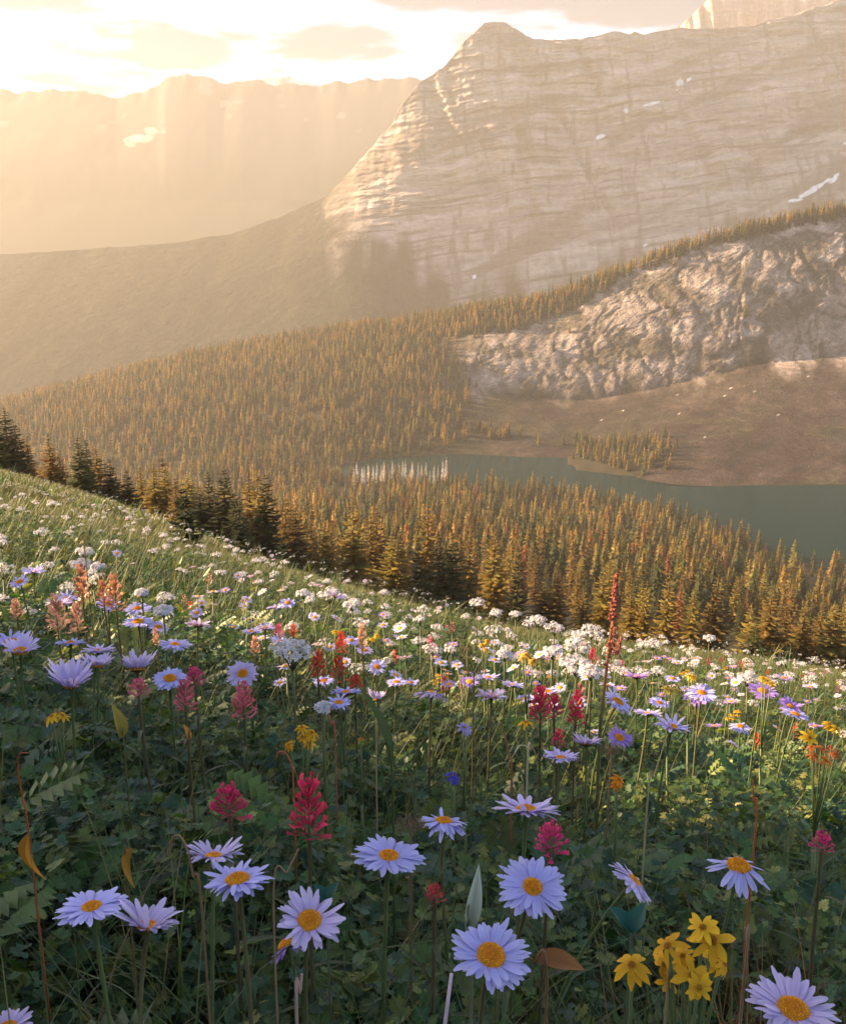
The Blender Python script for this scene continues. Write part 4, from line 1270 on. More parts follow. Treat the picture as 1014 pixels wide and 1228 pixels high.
DAISIES = [
    (110, 1088, 80, 6, -4, 0, 0, 'lavender daisy leftmost of the lowest row, open flat with an oval orange disc'),
    (177, 1110, 78, -6, 8, 2, 1, 'lavender daisy with cupped bloom and small disc right of the leftmost low one'),
    (256, 1027, 66, -8, 0, 1, 1, 'lavender daisy seen side-on, half hidden behind a larger open bloom'),
    (285, 1056, 78, 2, -6, 0, 0, 'pale lavender daisy overlapping the side-on one behind it, with split yellow disc'),
    (371, 1105, 80, 26, 10, 1, 1, 'pinkish lavender daisy facing forward with a broken ring of broad rays'),
    (345, 1134, 52, -30, -30, 4, 2, 'violet daisy turned away and hidden behind the pinkish forward facing bloom'),
    (466, 1027, 82, 8, 4, 0, 0, 'lavender daisy on a tall stem just below the middle of the picture, oval orange disc'),
    (532, 985, 58, -4, 6, 3, 0, 'small drooping lavender daisy up beside the brown seed head'),
    (631, 972, 76, -10, 4, 1, 1, 'lavender daisy seen edge-on above the round facing one'),
    (638, 1064, 82, 34, 6, 0, 0, 'round blue-lavender daisy facing the viewer full on, big orange disc'),
    (588, 1147, 94, 24, 8, 1, 0, 'largest lower lavender daisy, open and tilted, under the round facing one'),
    (760, 1056, 60, 2, 42, 3, 1, 'lavender daisy tipped sharply to the right on a long slanting stem'),
    (885, 1038, 74, 10, 4, 4, 0, 'sparse-rayed lavender daisy with drooping petals and a high domed orange disc'),
    (950, 1212, 102, 14, 4, 1, 1, 'large lavender daisy cut off by the bottom edge in the lower right corner'),
    (10, 1232, 60, 6, 0, 1, 1, 'lavender daisy barely showing in the bottom left corner'),
    (86, 821, 56, 14, 4, 5, 1, 'deep cupped lavender daisy with narrow upright rays and brown-orange disc'),
    (14, 771, 46, 12, 0, 1, 0, 'lavender daisy at the left picture edge behind a second overlapping bloom'),
    (25, 781, 44, 10, 4, 2, 1, 'lavender daisy in front of another at the left picture edge'),
    (115, 798, 42, -6, 4, 2, 1, 'lavender daisy with upswept rays, lower one of the close pair by the cupped bloom'),
    (118, 781, 40, -4, 0, 1, 1, 'lavender daisy, upper one of the close pair by the cupped bloom'),
    (165, 803, 44, -16, -4, 5, 1, 'pale lavender daisy half closed and leaning away, above the pink paintbrush'),
    (204, 814, 40, 24, 6, 0, 0, 'blue-lavender daisy facing front beside the small crimson paintbrush'),
    (291, 808, 38, 40, -4, 0, 1, 'pink-lavender daisy facing full front directly over the pink paintbrush spike'),
    (85, 772, 34, -6, 0, 1, 0, 'flat lavender daisy between the edge pair and the close pair'),
    (166, 746, 36, 12, 0, 0, 0, 'lavender daisy with flat oval face, front one of the trio under the rusty spikes'),
    (165, 730, 32, 12, 0, 0, 0, 'lavender daisy, rear one of the trio under the rusty spikes'),
    (190, 752, 26, 16, 14, 0, 1, 'lavender daisy, small right one of the trio under the rusty spikes'),
    (210, 773, 38, 4, 4, 0, 0, 'open lavender daisy with a curled ray below the trio'),
    (238, 750, 32, -12, 6, 1, 1, 'lavender daisy seen from the side on a tall stem, right of the trio'),
    (236, 735, 18, 26, 6, 0, 1, 'small pinkish daisy just above the side-on one'),
    (130, 724, 28, 26, 10, 0, 0, 'blue-lavender daisy tilted before the rusty paintbrush spikes'),
    (80, 719, 30, 4, 10, 1, 0, 'lavender daisy resting against the coral paintbrush clump, rear of two'),
    (70, 724, 32, -6, 0, 1, 1, 'pinkish daisy against the coral paintbrush clump, front of two'),
    (41, 686, 28, 0, 4, 1, 0, 'lavender daisy highest on the left, touching a lower neighbour'),
    (24, 698, 24, 20, -6, 0, 0, 'lavender daisy lower left of the highest pair'),
    (345, 723, 20, 26, 6, 0, 0, 'small lavender daisy facing front before the white flower band'),
    (329, 729, 20, -8, 0, 1, 0, 'small lavender daisy left of the front-facing one by the white band'),
    (402, 715, 24, -12, 24, 1, 1, 'lavender daisy tipped over at the top of the white band'),
    (302, 758, 24, -6, 0, 1, 0, 'lavender daisy, left of a pair above the big white head'),
    (318, 754, 24, -4, 0, 1, 1, 'lavender daisy, right of a pair above the big white head'),
    (336, 770, 26, -6, 8, 1, 0, 'lavender daisy touching the top of the big white head'),
    (415, 831, 40, -8, 0, 1, 0, 'lavender daisy broad and flat over its twin, by the red paintbrushes'),
    (406, 843, 34, 4, 0, 0, 0, 'lavender daisy tucked under its broader twin by the red paintbrushes'),
    (388, 817, 26, 6, -6, 0, 0, 'lavender daisy just below the two scarlet paintbrushes'),
    (452, 800, 24, 34, 0, 0, 0, 'blue-lavender daisy facing front alone right of the scarlet paintbrushes'),
    (452, 839, 24, -20, 0, 5, 1, 'half closed pinkish daisy right of the flat twin daisies'),
    (475, 818, 24, 4, 0, 0, 0, 'flat lavender daisy, left of a touching pair'),
    (492, 819, 20, 0, 6, 1, 0, 'flat lavender daisy, right of a touching pair'),
    (421, 768, 18, 20, 10, 0, 0, 'small lavender daisy beside the coral paintbrush stems'),
    (437, 780, 22, 10, 8, 0, 1, 'small lavender daisy right of the coral paintbrush stems'),
    (396, 776, 16, 24, 0, 0, 0, 'tiny blue daisy left of the coral paintbrush stems'),
    (488, 866, 12, -10, 0, 5, 1, 'tiny closed violet daisy low in the grass at mid picture'),
    (517, 832, 40, -24, 6, 3, 1, 'lavender daisy seen from below with a dark stem, standing alone at mid picture'),
    (584, 813, 30, -8, 0, 1, 0, 'lavender daisy of the middle cluster, upper left bloom'),
    (589, 836, 40, -6, 2, 1, 1, 'lavender daisy of the middle cluster, broad front bloom with double yellow disc'),
    (615, 822, 30, -10, 10, 1, 0, 'lavender daisy of the middle cluster, upper right bloom'),
    (629, 838, 22, 0, 4, 1, 0, 'lavender daisy of the middle cluster, small right bloom'),
    (657, 830, 26, -4, 0, 1, 1, 'lavender daisy right of the middle cluster, over the red paintbrushes'),
    (672, 909, 44, -4, 4, 1, 1, 'lavender daisy standing low and alone under the magenta paintbrush group'),
    (703, 893, 36, -22, 4, 2, 1, 'lavender daisy with ragged upturned rays and dark base'),
    (740, 842, 40, 14, 28, 0, 0, 'lavender daisy tipped right with white ray tips, under the red dock'),
    (742, 885, 32, 30, 14, 0, 2, 'violet-blue daisy facing right by the ragged upturned one'),
    (763, 812, 30, -12, 0, 1, 2, 'deep violet daisy seen edge-on right of the red dock'),
    (728, 822, 22, -10, 10, 1, 1, 'lavender daisy partly behind the red dock stem'),
    (805, 872, 44, 2, 12, 1, 0, 'pale blue daisy with dense drooping rays, biggest on the right half of the meadow'),
    (776, 856, 36, -10, 6, 1, 0, 'pale blue daisy left behind the dense-rayed biggest one'),
    (790, 843, 26, 10, 8, 0, 0, 'pale blue daisy topmost of the pale blue three'),
    (841, 831, 36, 18, 2, 0, 0, 'blue daisy behind a violet one, right of the pale blue three'),
    (835, 838, 32, 14, 0, 0, 2, 'violet daisy in front of a blue one, right of the pale blue three'),
    (914, 829, 36, 16, 4, 0, 2, 'vivid violet daisy with flat oval face under the lone white head'),
    (947, 847, 30, 20, 10, 0, 2, 'vivid violet daisy over a blue one near the right picture edge'),
    (953, 857, 34, 6, 14, 0, 0, 'blue daisy underneath the vivid violet one near the right picture edge'),
    (856, 871, 20, -16, 0, 1, 2, 'small violet daisy edge-on between the pale blue three and the right edge'),
    (887, 871, 26, 6, 0, 3, 0, 'lavender daisy with few rays and orange dome, right of the small edge-on one'),
    (880, 894, 20, -10, 34, 1, 0, 'faded small daisy tipped over on the right half of the meadow'),
    (977, 871, 18, -8, 0, 1, 2, 'small violet daisy beside the yellow flowers at the right edge'),
    (940, 814, 24, -4, 6, 1, 1, 'pale violet daisy by the yellow clump right of the lone white head'),
    (971, 824, 20, -6, 0, 1, 1, 'small pale violet daisy near the right edge above the vivid pair'),
    (806, 814, 20, 8, 6, 0, 0, 'small blue daisy with orange eye above the blue and violet pair'),
    (812, 795, 16, 0, 0, 1, 1, 'small lilac daisy higher up behind the small blue one with orange eye'),
]
for dsy in DAISIES:
    dsy = list(dsy)
    dsy[3] -= 9 if dsy[2] > 30 else 5
    place_daisy(*dsy)


# small flowers that stand farther up the slope: one-mesh flowers copied about
def project(x, y, z):
    f_ = y * CP - z * SP
    v_ = y * SP + z * CP
    return 507 + FPX * x / f_, 614 - FPX * v_ / f_, f_


def one_mesh(name, draw, mats):
    b = Bag(); draw(b)
    return b.mesh(name, mats)


def draw_small_daisy(seed, tone):
    def f(b):
        r = np.random.default_rng(seed)
        tube(b, [(0, 0, -0.05), (0.01, 0, 0.2), (0, 0, 0.40)], (0.002, 0.002, 0.0018), STEM_C, 2, 4)
        lo, hi = TONES[tone]
        tilt = rot(np.array([0.0]), np.array([r.uniform(-.5, .2)]), np.array([r.uniform(-.4, .4)]))[0]
        V, F, C = [], [], []
        for k in range(20):
            a = 6.283 * k / 20 + r.uniform(-.1, .1); L = 0.024 * r.uniform(0.85, 1.1); w = 0.0034
            u_ = np.array((math.cos(a), math.sin(a), 0)); v_ = np.array((-math.sin(a), math.cos(a), 0))
            o = len(V); zz = r.uniform(-.002, .005)
            V += [u_ * 0.006, u_ * L * 0.6 + v_ * w + (0, 0, zz * .6), u_ * L * 0.6 - v_ * w + (0, 0, zz * .6), u_ * L + (0, 0, zz)]
            F += [(o, o + 2, o + 1), (o + 1, o + 2, o + 3)]
            C += [lo, hi * 0.95, hi * 0.95, hi]
        b.add(np.array(V) @ tilt.T + (0, 0, 0.405), F, np.array(C), 0)
        V, F = [(0, 0, 0.006)], []
        for k in range(8):
            V.append((0.009 * math.cos(k * .7854), 0.009 * math.sin(k * .7854), 0.001))
        F = [(0, k + 1, (k + 1) % 8 + 1) for k in range(8)]
        b.add(np.array(V) @ tilt.T + (0, 0, 0.405), F, (0.65, 0.27, 0.015), 1)
    return f


SMALL_DAISY = [one_mesh('small_daisy', draw_small_daisy(800 + i, (0, 1, 1, 2, 0)[i]), [M_PETAL, M_DISC, M_STEM]) for i in range(5)]


def floret(n_p=5):
    V, F = [(0, 0, 0.1)], []
    for k in range(n_p):
        a = 6.283 * k / n_p
        V += [(0.55 * math.cos(a - .42), 0.55 * math.sin(a - .42), 0.2), (1.0 * math.cos(a), 1.0 * math.sin(a), 0.28), (0.55 * math.cos(a + .42), 0.55 * math.sin(a + .42), 0.2)]
        o = 1 + 3 * k
        F += [(0, o, o + 1), (0, o + 1, o + 2)]
    return np.array(V), np.array(F), np.array([[0.8] * 3] + [[1.0] * 3] * (3 * n_p))


def dome(b, seed, R, n, fr, m_white=0, m_stem=1, bud=0.12, subs=7):
    """a rounded head of small white florets on short stalks, centred on the origin"""
    r = np.random.default_rng(seed)
    cs = [np.array((0, 0, 0.35 * R))] + [np.array((R * .68 * math.cos(k * 6.283 / (subs - 1) + r.uniform(-.3, .3)), R * .68 * math.sin(k * 6.283 / (subs - 1)), r.uniform(-.15, .2) * R)) for k in range(subs - 1)]
    P_, N_ = [], []
    for c in cs:
        for _ in range(n // subs):
            v = r.normal(size=3); v[2] = abs(v[2]) * 0.9 - 0.15; v /= np.linalg.norm(v)
            P_.append(c + v * R * 0.40 * r.uniform(0.8, 1.05)); N_.append(v + np.array((0, 0, 0.4)))
    P_, N_ = np.array(P_), np.array(N_)
    N_ /= np.linalg.norm(N_, axis=1)[:, None]
    Rm = np.array([np.array((Vector((0, 0, 1)).rotation_difference(Vector(v)) @ Quaternion((0, 0, 1), r.uniform(0, 6.28))).to_matrix()) for v in N_])
    isb = r.random(len(P_)) < bud
    col = np.where(isb[:, None], (0.55, 0.36, 0.40), (0.72, 0.69, 0.72)) * r.uniform(0.85, 1.08, (len(P_), 1))
    spread(b, floret(), Rm, P_, np.where(isb, fr * 0.5, fr) * r.uniform(0.8, 1.15, len(P_)), col, m_white)
    for c in cs:
        tube(b, [(0, 0, -R * 0.9), c * 0.6 + (0, 0, -R * .25), c], (0.0016, 0.0011, 0.0009), (0.11, 0.12, 0.05), m_stem, 4)


def draw_small_white(seed, R):
    def f(b):
        sub = Bag(); dome(sub, seed, R, 77, 0.0060)
        for V, F, C, M in zip(sub.V, [a for a in sub.F], sub.C, sub.M):
            pass
        V, F, C, M = np.concatenate(sub.V), np.concatenate(sub.F), np.concatenate(sub.C), np.concatenate(sub.M)
        for mi in (0, 1):
            b.add(V + (0, 0, 0.45), F[M == mi], C, mi)
        tube(b, [(0, 0, -0.05), (0.012, 0.004, 0.2), (0, 0, 0.45 - R * .8)], (0.0032, 0.0028, 0.002), (0.10, 0.12, 0.045), 1, 5)
        r = np.random.default_rng(seed + 5)
        for k in range(4):
            spread(b, LANCE[2], rot(np.array([k * 1.57 + r.uniform(-.3, .3)]), np.array([r.uniform(.1, .7)]), np.array([0.0])), np.array([(0.006, 0.002, 0.14 + 0.09 * (k // 2))]), np.array([0.07]), np.array([(0.055, 0.09, 0.035)]), 1)
    return f


SMALL_WHITE = [one_mesh('valerian', draw_small_white(820 + i, (0.030, 0.034, 0.026, 0.038, 0.030)[i]), [M_WHITE, M_STEM]) for i in range(5)]


def spike_bracts(b, seed, H, W, n, base, tip, m=0):
    """an Indian paintbrush head: overlapping lobed bracts round a stalk, from z=0 to z=H"""
    r = np.random.default_rng(seed)
    for i in range(n):
        f = i / (n - 1)
        a = i * 2.39996 + r.uniform(-.2, .2)
        z = H * 0.86 * f
        out = W * 0.5 * (1 - 0.62 * f ** 1.5) * r.uniform(0.8, 1.15)
        L = (0.30 * H + 0.35 * W) * (1 - 0.35 * f) * r.uniform(0.85, 1.1)
        el_ = math.radians(24 + 46 * f + r.uniform(-18, 18))
        u_ = np.array((math.cos(a), math.sin(a), 0)); v_ = np.array((-math.sin(a), math.cos(a), 0))
        def pt(s, q):
            bend = el_ * (0.75 + 0.5 * s) - 0.5 * s * s
            rad = out * (1 - (1 - s) ** 2) * 0.9 + 0.003 * (1 - s)
            return u_ * (rad + L * s * (0.30 - 0.2 * f)) + np.array((0, 0, z + L * s * math.sin(el_) - 0.12 * L * s * s)) + v_ * q
        w = 0.095 * L * r.uniform(0.7, 1.2)
        g = r.uniform(0.55, 1.3)
        V = [pt(0, -w * .3), pt(0, w * .3), pt(0.5, -w), pt(0.5, w), pt(1.0, 0), pt(0.85, -w * 2.3), pt(0.85, w * 2.3), pt(0.55, 0)]
        C = [base * g] * 2 + [(base + tip) * .5 * g] * 2 + [tip * g] * 3 + [(base + tip) * .5 * g]
        b.add(V, [(0, 1, 7), (0, 7, 2), (1, 3, 7), (2, 7, 4), (7, 3, 4), (2, 4, 5), (3, 6, 4)], np.array(C), m)
        # a thin green flower tube now and then
        if r.random() < 0.35:
            b.add([pt(0.3, -.0012), pt(0.3, .0012), pt(1.12, 0)], [(0, 1, 2)], (0.30, 0.30, 0.08), m)


PB = {'crimson': ((0.26, 0.03, 0.045), (0.78, 0.05, 0.15)), 'scarlet': ((0.30, 0.08, 0.03), (0.80, 0.10, 0.06)), 'pink': ((0.35, 0.12, 0.13), (0.66, 0.14, 0.23)),
      'coral': ((0.28, 0.19, 0.10), (0.70, 0.36, 0.28)), 'rust': ((0.17, 0.09, 0.045), (0.44, 0.20, 0.14)), 'magenta': ((0.30, 0.03, 0.10), (0.76, 0.06, 0.26))}


def place_paintbrush(px, py, wpx, hpx, d, colr, label, lean=0.0, n=46):
    """centre of the spike at (px, py), wpx x hpx pixels, at depth d"""
    if colr in ('coral', 'rust'):
        wpx *= 0.75
    W, H = wpx * 0.86 * d / FPX, hpx * d / FPX
    top = at(px, py, d)
    base = top - np.array((0, 0, H * 0.5))
    rx_, ry_ = base[0] - lean * 0.2 + random.uniform(-.02, .02), base[1] + random.uniform(0, .03)
    rz_ = float(ground_z(np.array([rx_]), np.array([ry_]))[0])
    root = empty('paintbrush', (rx_, ry_, rz_)); tag(root, label, 'paintbrush')
    b = Bag()
    cb, ct = PB[colr]
    spike_bracts(b, random.randint(0, 99999), H, W, n, np.array(cb), np.array(ct))
    sp = b.build('flower_spike', M_BRACT, root)
    sp.location = base - (rx_, ry_, rz_)
    sp.rotation_euler = (random.uniform(-.08, .08), lean, 0)
    loc = base - (rx_, ry_, rz_)
    s = Bag()
    tube(s, [(0, 0, 0), loc * 0.5 + (0.006, 0, 0), loc, loc + (0, 0, H * 0.5)], (0.0026, 0.0024, 0.0022, 0.001), (0.10, 0.085, 0.04), 0, 6)
    s.build('stem', M_STEM, root)
    for k in range(5):
        f = 0.4 + 0.12 * k
        lb = Bag()
        spread(lb, LANCE[3], rot(np.array([k * 2.4]), np.array([random.uniform(.5, 1.1)]), np.array([0.0])), np.array([loc * f]), np.array([random.uniform(.04, .06)]), np.array([(0.06, 0.075, 0.03)]))
        lb.build('leaf', M_LEAF, root)
    return root


for a in [
    (275, 964, 44, 40, 1.00, 'crimson', 'short bushy crimson paintbrush left of the tall crimson one'),
    (370, 973, 44, 78, 0.98, 'crimson', 'tall stacked crimson paintbrush, the largest red spike in the foreground'),
    (660, 1008, 40, 36, 1.02, 'magenta', 'open magenta-red paintbrush between the edge-on daisy and the round facing one'),
    (521, 1072, 22, 22, 0.98, 'crimson', 'small dark crimson paintbrush low in the shade'),
    (985, 1012, 30, 22, 1.05, 'magenta', 'small magenta paintbrush above the reddish dry grass'),
    (292, 842, 28, 44, 1.60, 'pink', 'dusty pink paintbrush spike directly under the front-facing daisy'),
    (222, 836, 26, 38, 1.55, 'pink', 'dusty pink paintbrush with fading yellow base'),
    (233, 812, 24, 20, 1.60, 'magenta', 'short crimson-pink paintbrush beside the blue-lavender daisy'),
    (166, 827, 26, 22, 1.50, 'pink', 'pink paintbrush bud under the half closed daisy'),
    (381, 799, 20, 34, 1.95, 'scarlet', 'scarlet paintbrush, left one of the pair right of the big white head'),
    (406, 802, 18, 30, 1.95, 'scarlet', 'scarlet paintbrush, right one of the pair right of the big white head'),
    (426, 822, 20, 18, 1.95, 'scarlet', 'low scarlet paintbrush next to the flat twin daisies'),
    (648, 846, 26, 42, 1.90, 'crimson', 'crimson paintbrush, left of the red group under the middle daisies'),
    (664, 846, 20, 26, 1.95, 'crimson', 'crimson paintbrush, middle of the red group under the middle daisies'),
    (690, 850, 18, 44, 1.90, 'crimson', 'slim crimson paintbrush, right of the red group under the middle daisies'),
    (669, 886, 16, 22, 1.80, 'crimson', 'low crimson paintbrush beneath the red group'),
    (98, 702, 20, 50, 2.30, 'rust', 'tall rusty paintbrush spike, left of the rusty pair'),
    (138, 712, 24, 46, 2.35, 'rust', 'tall rusty paintbrush spike, right of the rusty pair'),
    (124, 712, 18, 36, 2.40, 'rust', 'shorter rusty paintbrush between the two tall rusty ones'),
    (68, 738, 34, 46, 2.10, 'coral', 'wide coral pink paintbrush behind the two overlapping daisies'),
    (92, 742, 22, 36, 2.15, 'coral', 'coral paintbrush under the rusty spikes'),
    (20, 732, 20, 26, 2.40, 'coral', 'faded coral paintbrush near the left picture edge'),
    (187, 764, 10, 22, 2.20, 'coral', 'thin coral paintbrush stem under the trio of daisies'),
    (334, 757, 12, 18, 2.80, 'pink', 'pink paintbrush above the touching daisies near the white head'),
    (352, 757, 10, 16, 2.80, 'scarlet', 'small red paintbrush over the big white head'),
    (409, 772, 12, 26, 2.60, 'scarlet', 'red paintbrush left of the yellow bloom beyond the white head'),
    (434, 765, 14, 32, 2.60, 'coral', 'coral paintbrush stalk beside the yellow bloom beyond the white head'),
    (306, 775, 14, 24, 2.40, 'coral', 'coral paintbrush under the daisy pair above the white head'),
    (710, 786, 8, 16, 2.60, 'crimson', 'small crimson paintbrush right of the white pair'),
]:
    place_paintbrush(*a)


# ------------------------------------------------------------------ big white heads (valerian)
def place_valerian(px, py, wpx, d, label, foot=None, bud=0.14):
    d, _, _ = stand_depth(px, py, d, 0.5, 0.85, 1.9)
    R = min(wpx * d / FPX * 0.5, 0.042)
    c = at(px, py, d)
    fx_, fy_ = (c[0], c[1]) if foot is None else tuple(at(foot[0], foot[1], d)[:2])
    rz_ = float(ground_z(np.array([fx_]), np.array([fy_]))[0])
    root = empty('valerian', (fx_, fy_, rz_)); tag(root, label, 'valerian')
    b = Bag()
    dome(b, random.randint(0, 9999), R, 190, 0.0058, bud=bud, subs=9)
    o = b.build('flower_cluster', [M_WHITE, M_STEM], root)
    o.location = c - (fx_, fy_, rz_)
    s = Bag()
    e = o.location
    e = np.array(e) - (0, 0, R * 0.9)
    tube(s, [(0, 0, 0), e * 0.35 + (0, 0, .03), e * 0.75 + (0, 0, .01), e], (0.0034, 0.003, 0.0025, 0.0023), (0.085, 0.105, 0.035), 0, 7)
    s.build('stem', M_STEM, root)
    for k in range(4):
        lb = Bag()
        spread(lb, LANCE[2], rot(np.array([k * 1.57 + .4]), np.array([random.uniform(.0, .5)]), np.array([0.0])), np.array([e * (0.3 + 0.16 * (k // 2))]), np.array([0.08]), np.array([(0.055, 0.09, 0.035)]))
        lb.build('leaf', M_LEAF, root)


for a in [
    (350, 784, 50, 1.50, 'big white valerian head on a thick green stem left of the scarlet paintbrushes', (362, 960)),
    (690, 796, 44, 1.70, 'big white valerian head on a long slanting stem by the red dock', (640, 960)),
    (708, 806, 26, 1.72, 'smaller white valerian head touching the big slanting one', (690, 940)),
    (692, 776, 30, 1.80, 'white valerian head just behind the big slanting one', None),
    (662, 782, 22, 1.95, 'white valerian head left of the big slanting one', None),
    (664, 753, 24, 2.30, 'white valerian head standing up against the golden trees', None),
    (709, 757, 24, 2.20, 'white valerian head with brown buds close left of the red dock', None),
    (694, 762, 18, 2.30, 'small white valerian head between the two by the red dock', None),
    (645, 744, 20, 2.40, 'white valerian head raised over the band before the golden trees', None),
    (572, 723, 18, 2.60, 'lone white valerian head highest at mid picture against the dark trees', None),
    (595, 735, 15, 2.70, 'white valerian head right of the lone highest one', None),
    (618, 737, 14, 2.80, 'little white valerian head against the trees, second right of the lone highest one', None),
    (605, 786, 18, 2.30, 'white valerian head alone in the grass over the middle daisies', None),
    (395, 713, 30, 2.40, 'broad white valerian head at the crest of the band', (364, 800)),
    (422, 725, 20, 2.50, 'white valerian head right of the broad one at the crest', None),
    (364, 712, 16, 2.60, 'white valerian head left of the broad one at the crest', None),
    (896, 814, 24, 1.95, 'lone white valerian head over the vivid violet daisy', (893, 950)),
    (783, 772, 20, 2.50, 'white valerian head right of the dock among small lilac flowers', None),
    (850, 766, 14, 3.10, 'white valerian head on the skyline at the right half', None),
    (102, 662, 20, 2.90, 'white valerian head with brown top rising over the rusty spikes', None),
    (96, 678, 24, 2.70, 'broad white valerian head behind the rusty spikes', None),
    (118, 680, 16, 2.80, 'white valerian head right behind the rusty spikes', None),
    (196, 733, 22, 2.30, 'flat white valerian head right of the daisy trio', None),
    (170, 711, 14, 2.80, 'small white valerian head over the daisy trio', None),
    (387, 848, 16, 1.70, 'low broken white valerian head beside the thick green stem', None),
]:
    place_valerian(*a[:5], foot=a[5])


# ------------------------------------------------------------------ yellow flowers
def yellow_head(b, seed, R, n=9, droop=0.2, c=(0.80, 0.47, 0.03)):
    r = np.random.default_rng(seed)
    for k in range(n):
        a = 6.283 * k / n + r.uniform(-.25, .25); L = R * r.uniform(0.8, 1.1); w = R * 0.17 * r.uniform(.8, 1.2)
        dr = droop + r.uniform(-.25, .25)
        u_ = np.array((math.cos(a), math.sin(a), 0)); v_ = np.array((-math.sin(a), math.cos(a), 0))
        V, C = [], []
        for i in range(5):
            s = i / 4
            ww = w * (0.55 + 0.6 * math.sin(math.pi * (0.1 + .75 * s))) * (1 if i < 4 else 0.25)
            p_ = u_ * (0.12 * R + L * s) + np.array((0, 0, -dr * L * s * s))
            V += [p_ - v_ * ww + (0, 0, .15 * ww), p_, p_ + v_ * ww + (0, 0, .15 * ww)]
            C += [np.array(c) * (0.85 + 0.25 * s)] * 3
        F = []
        for i in range(4):
            o = 3 * i
            F += [(o, o + 3, o + 4), (o, o + 4, o + 1), (o + 1, o + 4, o + 5), (o + 1, o + 5, o + 2)]
        b.add(V, F, np.array(C), 0)
    i = np.arange(26); q = np.sqrt((i + .5) / 26); a = i * 2.4
    tv = np.array([(0, 0, 1.6), (1, 0, 0), (-.5, .87, 0), (-.5, -.87, 0)]); tf = np.array([(0, 1, 2), (0, 2, 3), (0, 3, 1)])
    spread(b, (tv, tf, np.array([[1.3] * 3] + [[.7] * 3] * 3)), rot(a, 0, 0), np.stack([.22 * R * q * np.cos(a), .22 * R * q * np.sin(a), .16 * R * (1 - q * q)], 1), np.full(26, .06 * R), np.full((26, 3), (0.50, 0.20, 0.02)), 1)
    cup = [(0.20 * R * math.cos(k * .7854), 0.20 * R * math.sin(k * .7854), -.02 * R) for k in range(8)] + [(0, 0, -.35 * R)]
    b.add(cup, [(k, 8, (k + 1) % 8) for k in range(8)], (0.09, 0.10, 0.035), 1)


def place_yellow(heads, d, label, foot, col=(0.80, 0.47, 0.03), name='yellow_wildflower'):
    """heads: (px, py, width px, lean to camera, lean right)"""
    f_ = at(foot[0], foot[1], d)
    rz_ = float(ground_z(f_[0:1], f_[1:2])[0])
    base = np.array((f_[0], f_[1], rz_))
    root = empty(name, base); tag(root, label, 'wildflower')
    s = Bag()
    c = np.mean([at(h[0], h[1], d) for h in heads], 0) - base
    fork = c * 0.72
    tube(s, [(0, 0, 0), fork * 0.5 + (0.01, 0, 0), fork], (0.003, 0.0027, 0.0024), STEM_C, 0, 6)
    for px, py, w, lc, lr in heads:
        dd = d + random.uniform(-.02, .02)
        p_ = at(px, py, dd)
        q, nrm = head_rot(lc, lr, random.uniform(0, 6))
        R = w * dd / FPX * 0.5
        b = Bag(); yellow_head(b, random.randint(0, 9999), R, random.randint(7, 10), random.uniform(.2, .9), col)
        o = b.build('flower_head', [M_BRACT, M_DISC], root)
        o.location = p_ - base; o.rotation_mode = 'QUATERNION'; o.rotation_quaternion = q
        e = np.array(o.location) - np.array(nrm) * R * .3
        tube(s, [fork, (fork + e) * .5 + np.array((0, 0, -.004)), e], (0.0019, 0.0014, 0.0014), STEM_C, 0, 5)
    s.build('stem', M_STEM, root)
    for k in range(4):
        lb = Bag()
        spread(lb, LANCE[0], rot(np.array([k * 1.7]), np.array([random.uniform(.3, .9)]), np.array([0.0])), np.array([fork * (0.3 + .15 * k)]), np.array([.07]), np.array([(0.045, 0.08, 0.03)]))
        lb.build('leaf', M_LEAF, root)


place_yellow([(854, 1128, 52, 40, -10), (842, 1112, 40, 20, -20), (800, 1134, 40, 20, -30), (796, 1156, 34, 50, -40), (802, 1176, 30, 60, -30), (830, 1170, 46, 40, 0), (838, 1184, 34, 70, 10), (858, 1150, 40, 45, 40), (818, 1146, 30, 20, -10), (868, 1156, 28, 20, 50)],
             0.74, 'ragged yellow wildflower cluster of many drooping heads in the lower right', (840, 1240))
place_yellow([(757, 1157, 44, 25, -14)], 0.75, 'single yellow wildflower head left of the ragged yellow cluster', (775, 1230))
place_yellow([(62, 859, 20, 0, -10), (76, 859, 18, 0, 10), (70, 855, 18, -10, 0)], 1.45, 'small golden yellow wildflower pair below the deep cupped daisy', (74, 930))
place_yellow([(362, 872, 16, 20, 0), (374, 878, 18, 20, 20), (346, 893, 14, 30, -20), (370, 890, 18, 40, 0), (362, 884, 14, 20, -10)], 1.55, 'golden wildflower cluster right against the thick green valerian stem', (360, 950), (0.72, 0.38, 0.02))
place_yellow([(630, 866, 20, -8, 0)], 1.75, 'solitary yellow wildflower left below the crimson group', (634, 930), (0.80, 0.42, 0.02))
place_yellow([(994, 868, 18, 20, 10), (1002, 874, 16, 30, 20), (970, 884, 22, 50, 0)], 1.65, 'thin-petalled yellow wildflower at the right picture edge', (990, 960))
place_yellow([(433, 885, 10, -5, 0)], 1.6, 'spent brown-yellow flower head on a pale stalk by the broad green blade', (430, 930), (0.45, 0.22, 0.03))
place_yellow([(742, 935, 18, 30, 30), (738, 942, 12, 50, -20)], 1.35, 'orange wildflower with torn petals alone in the dark leaves', (745, 990), (0.75, 0.28, 0.015))
place_yellow([(975, 905, 16, 20, 0), (985, 897, 14, 20, 10), (990, 912, 16, 40, 20), (972, 895, 12, 10, -20), (1002, 903, 14, 30, 10)], 1.6, 'orange and pink wildflower clump at the right edge under the yellow one', (985, 960), (0.62, 0.20, 0.05))
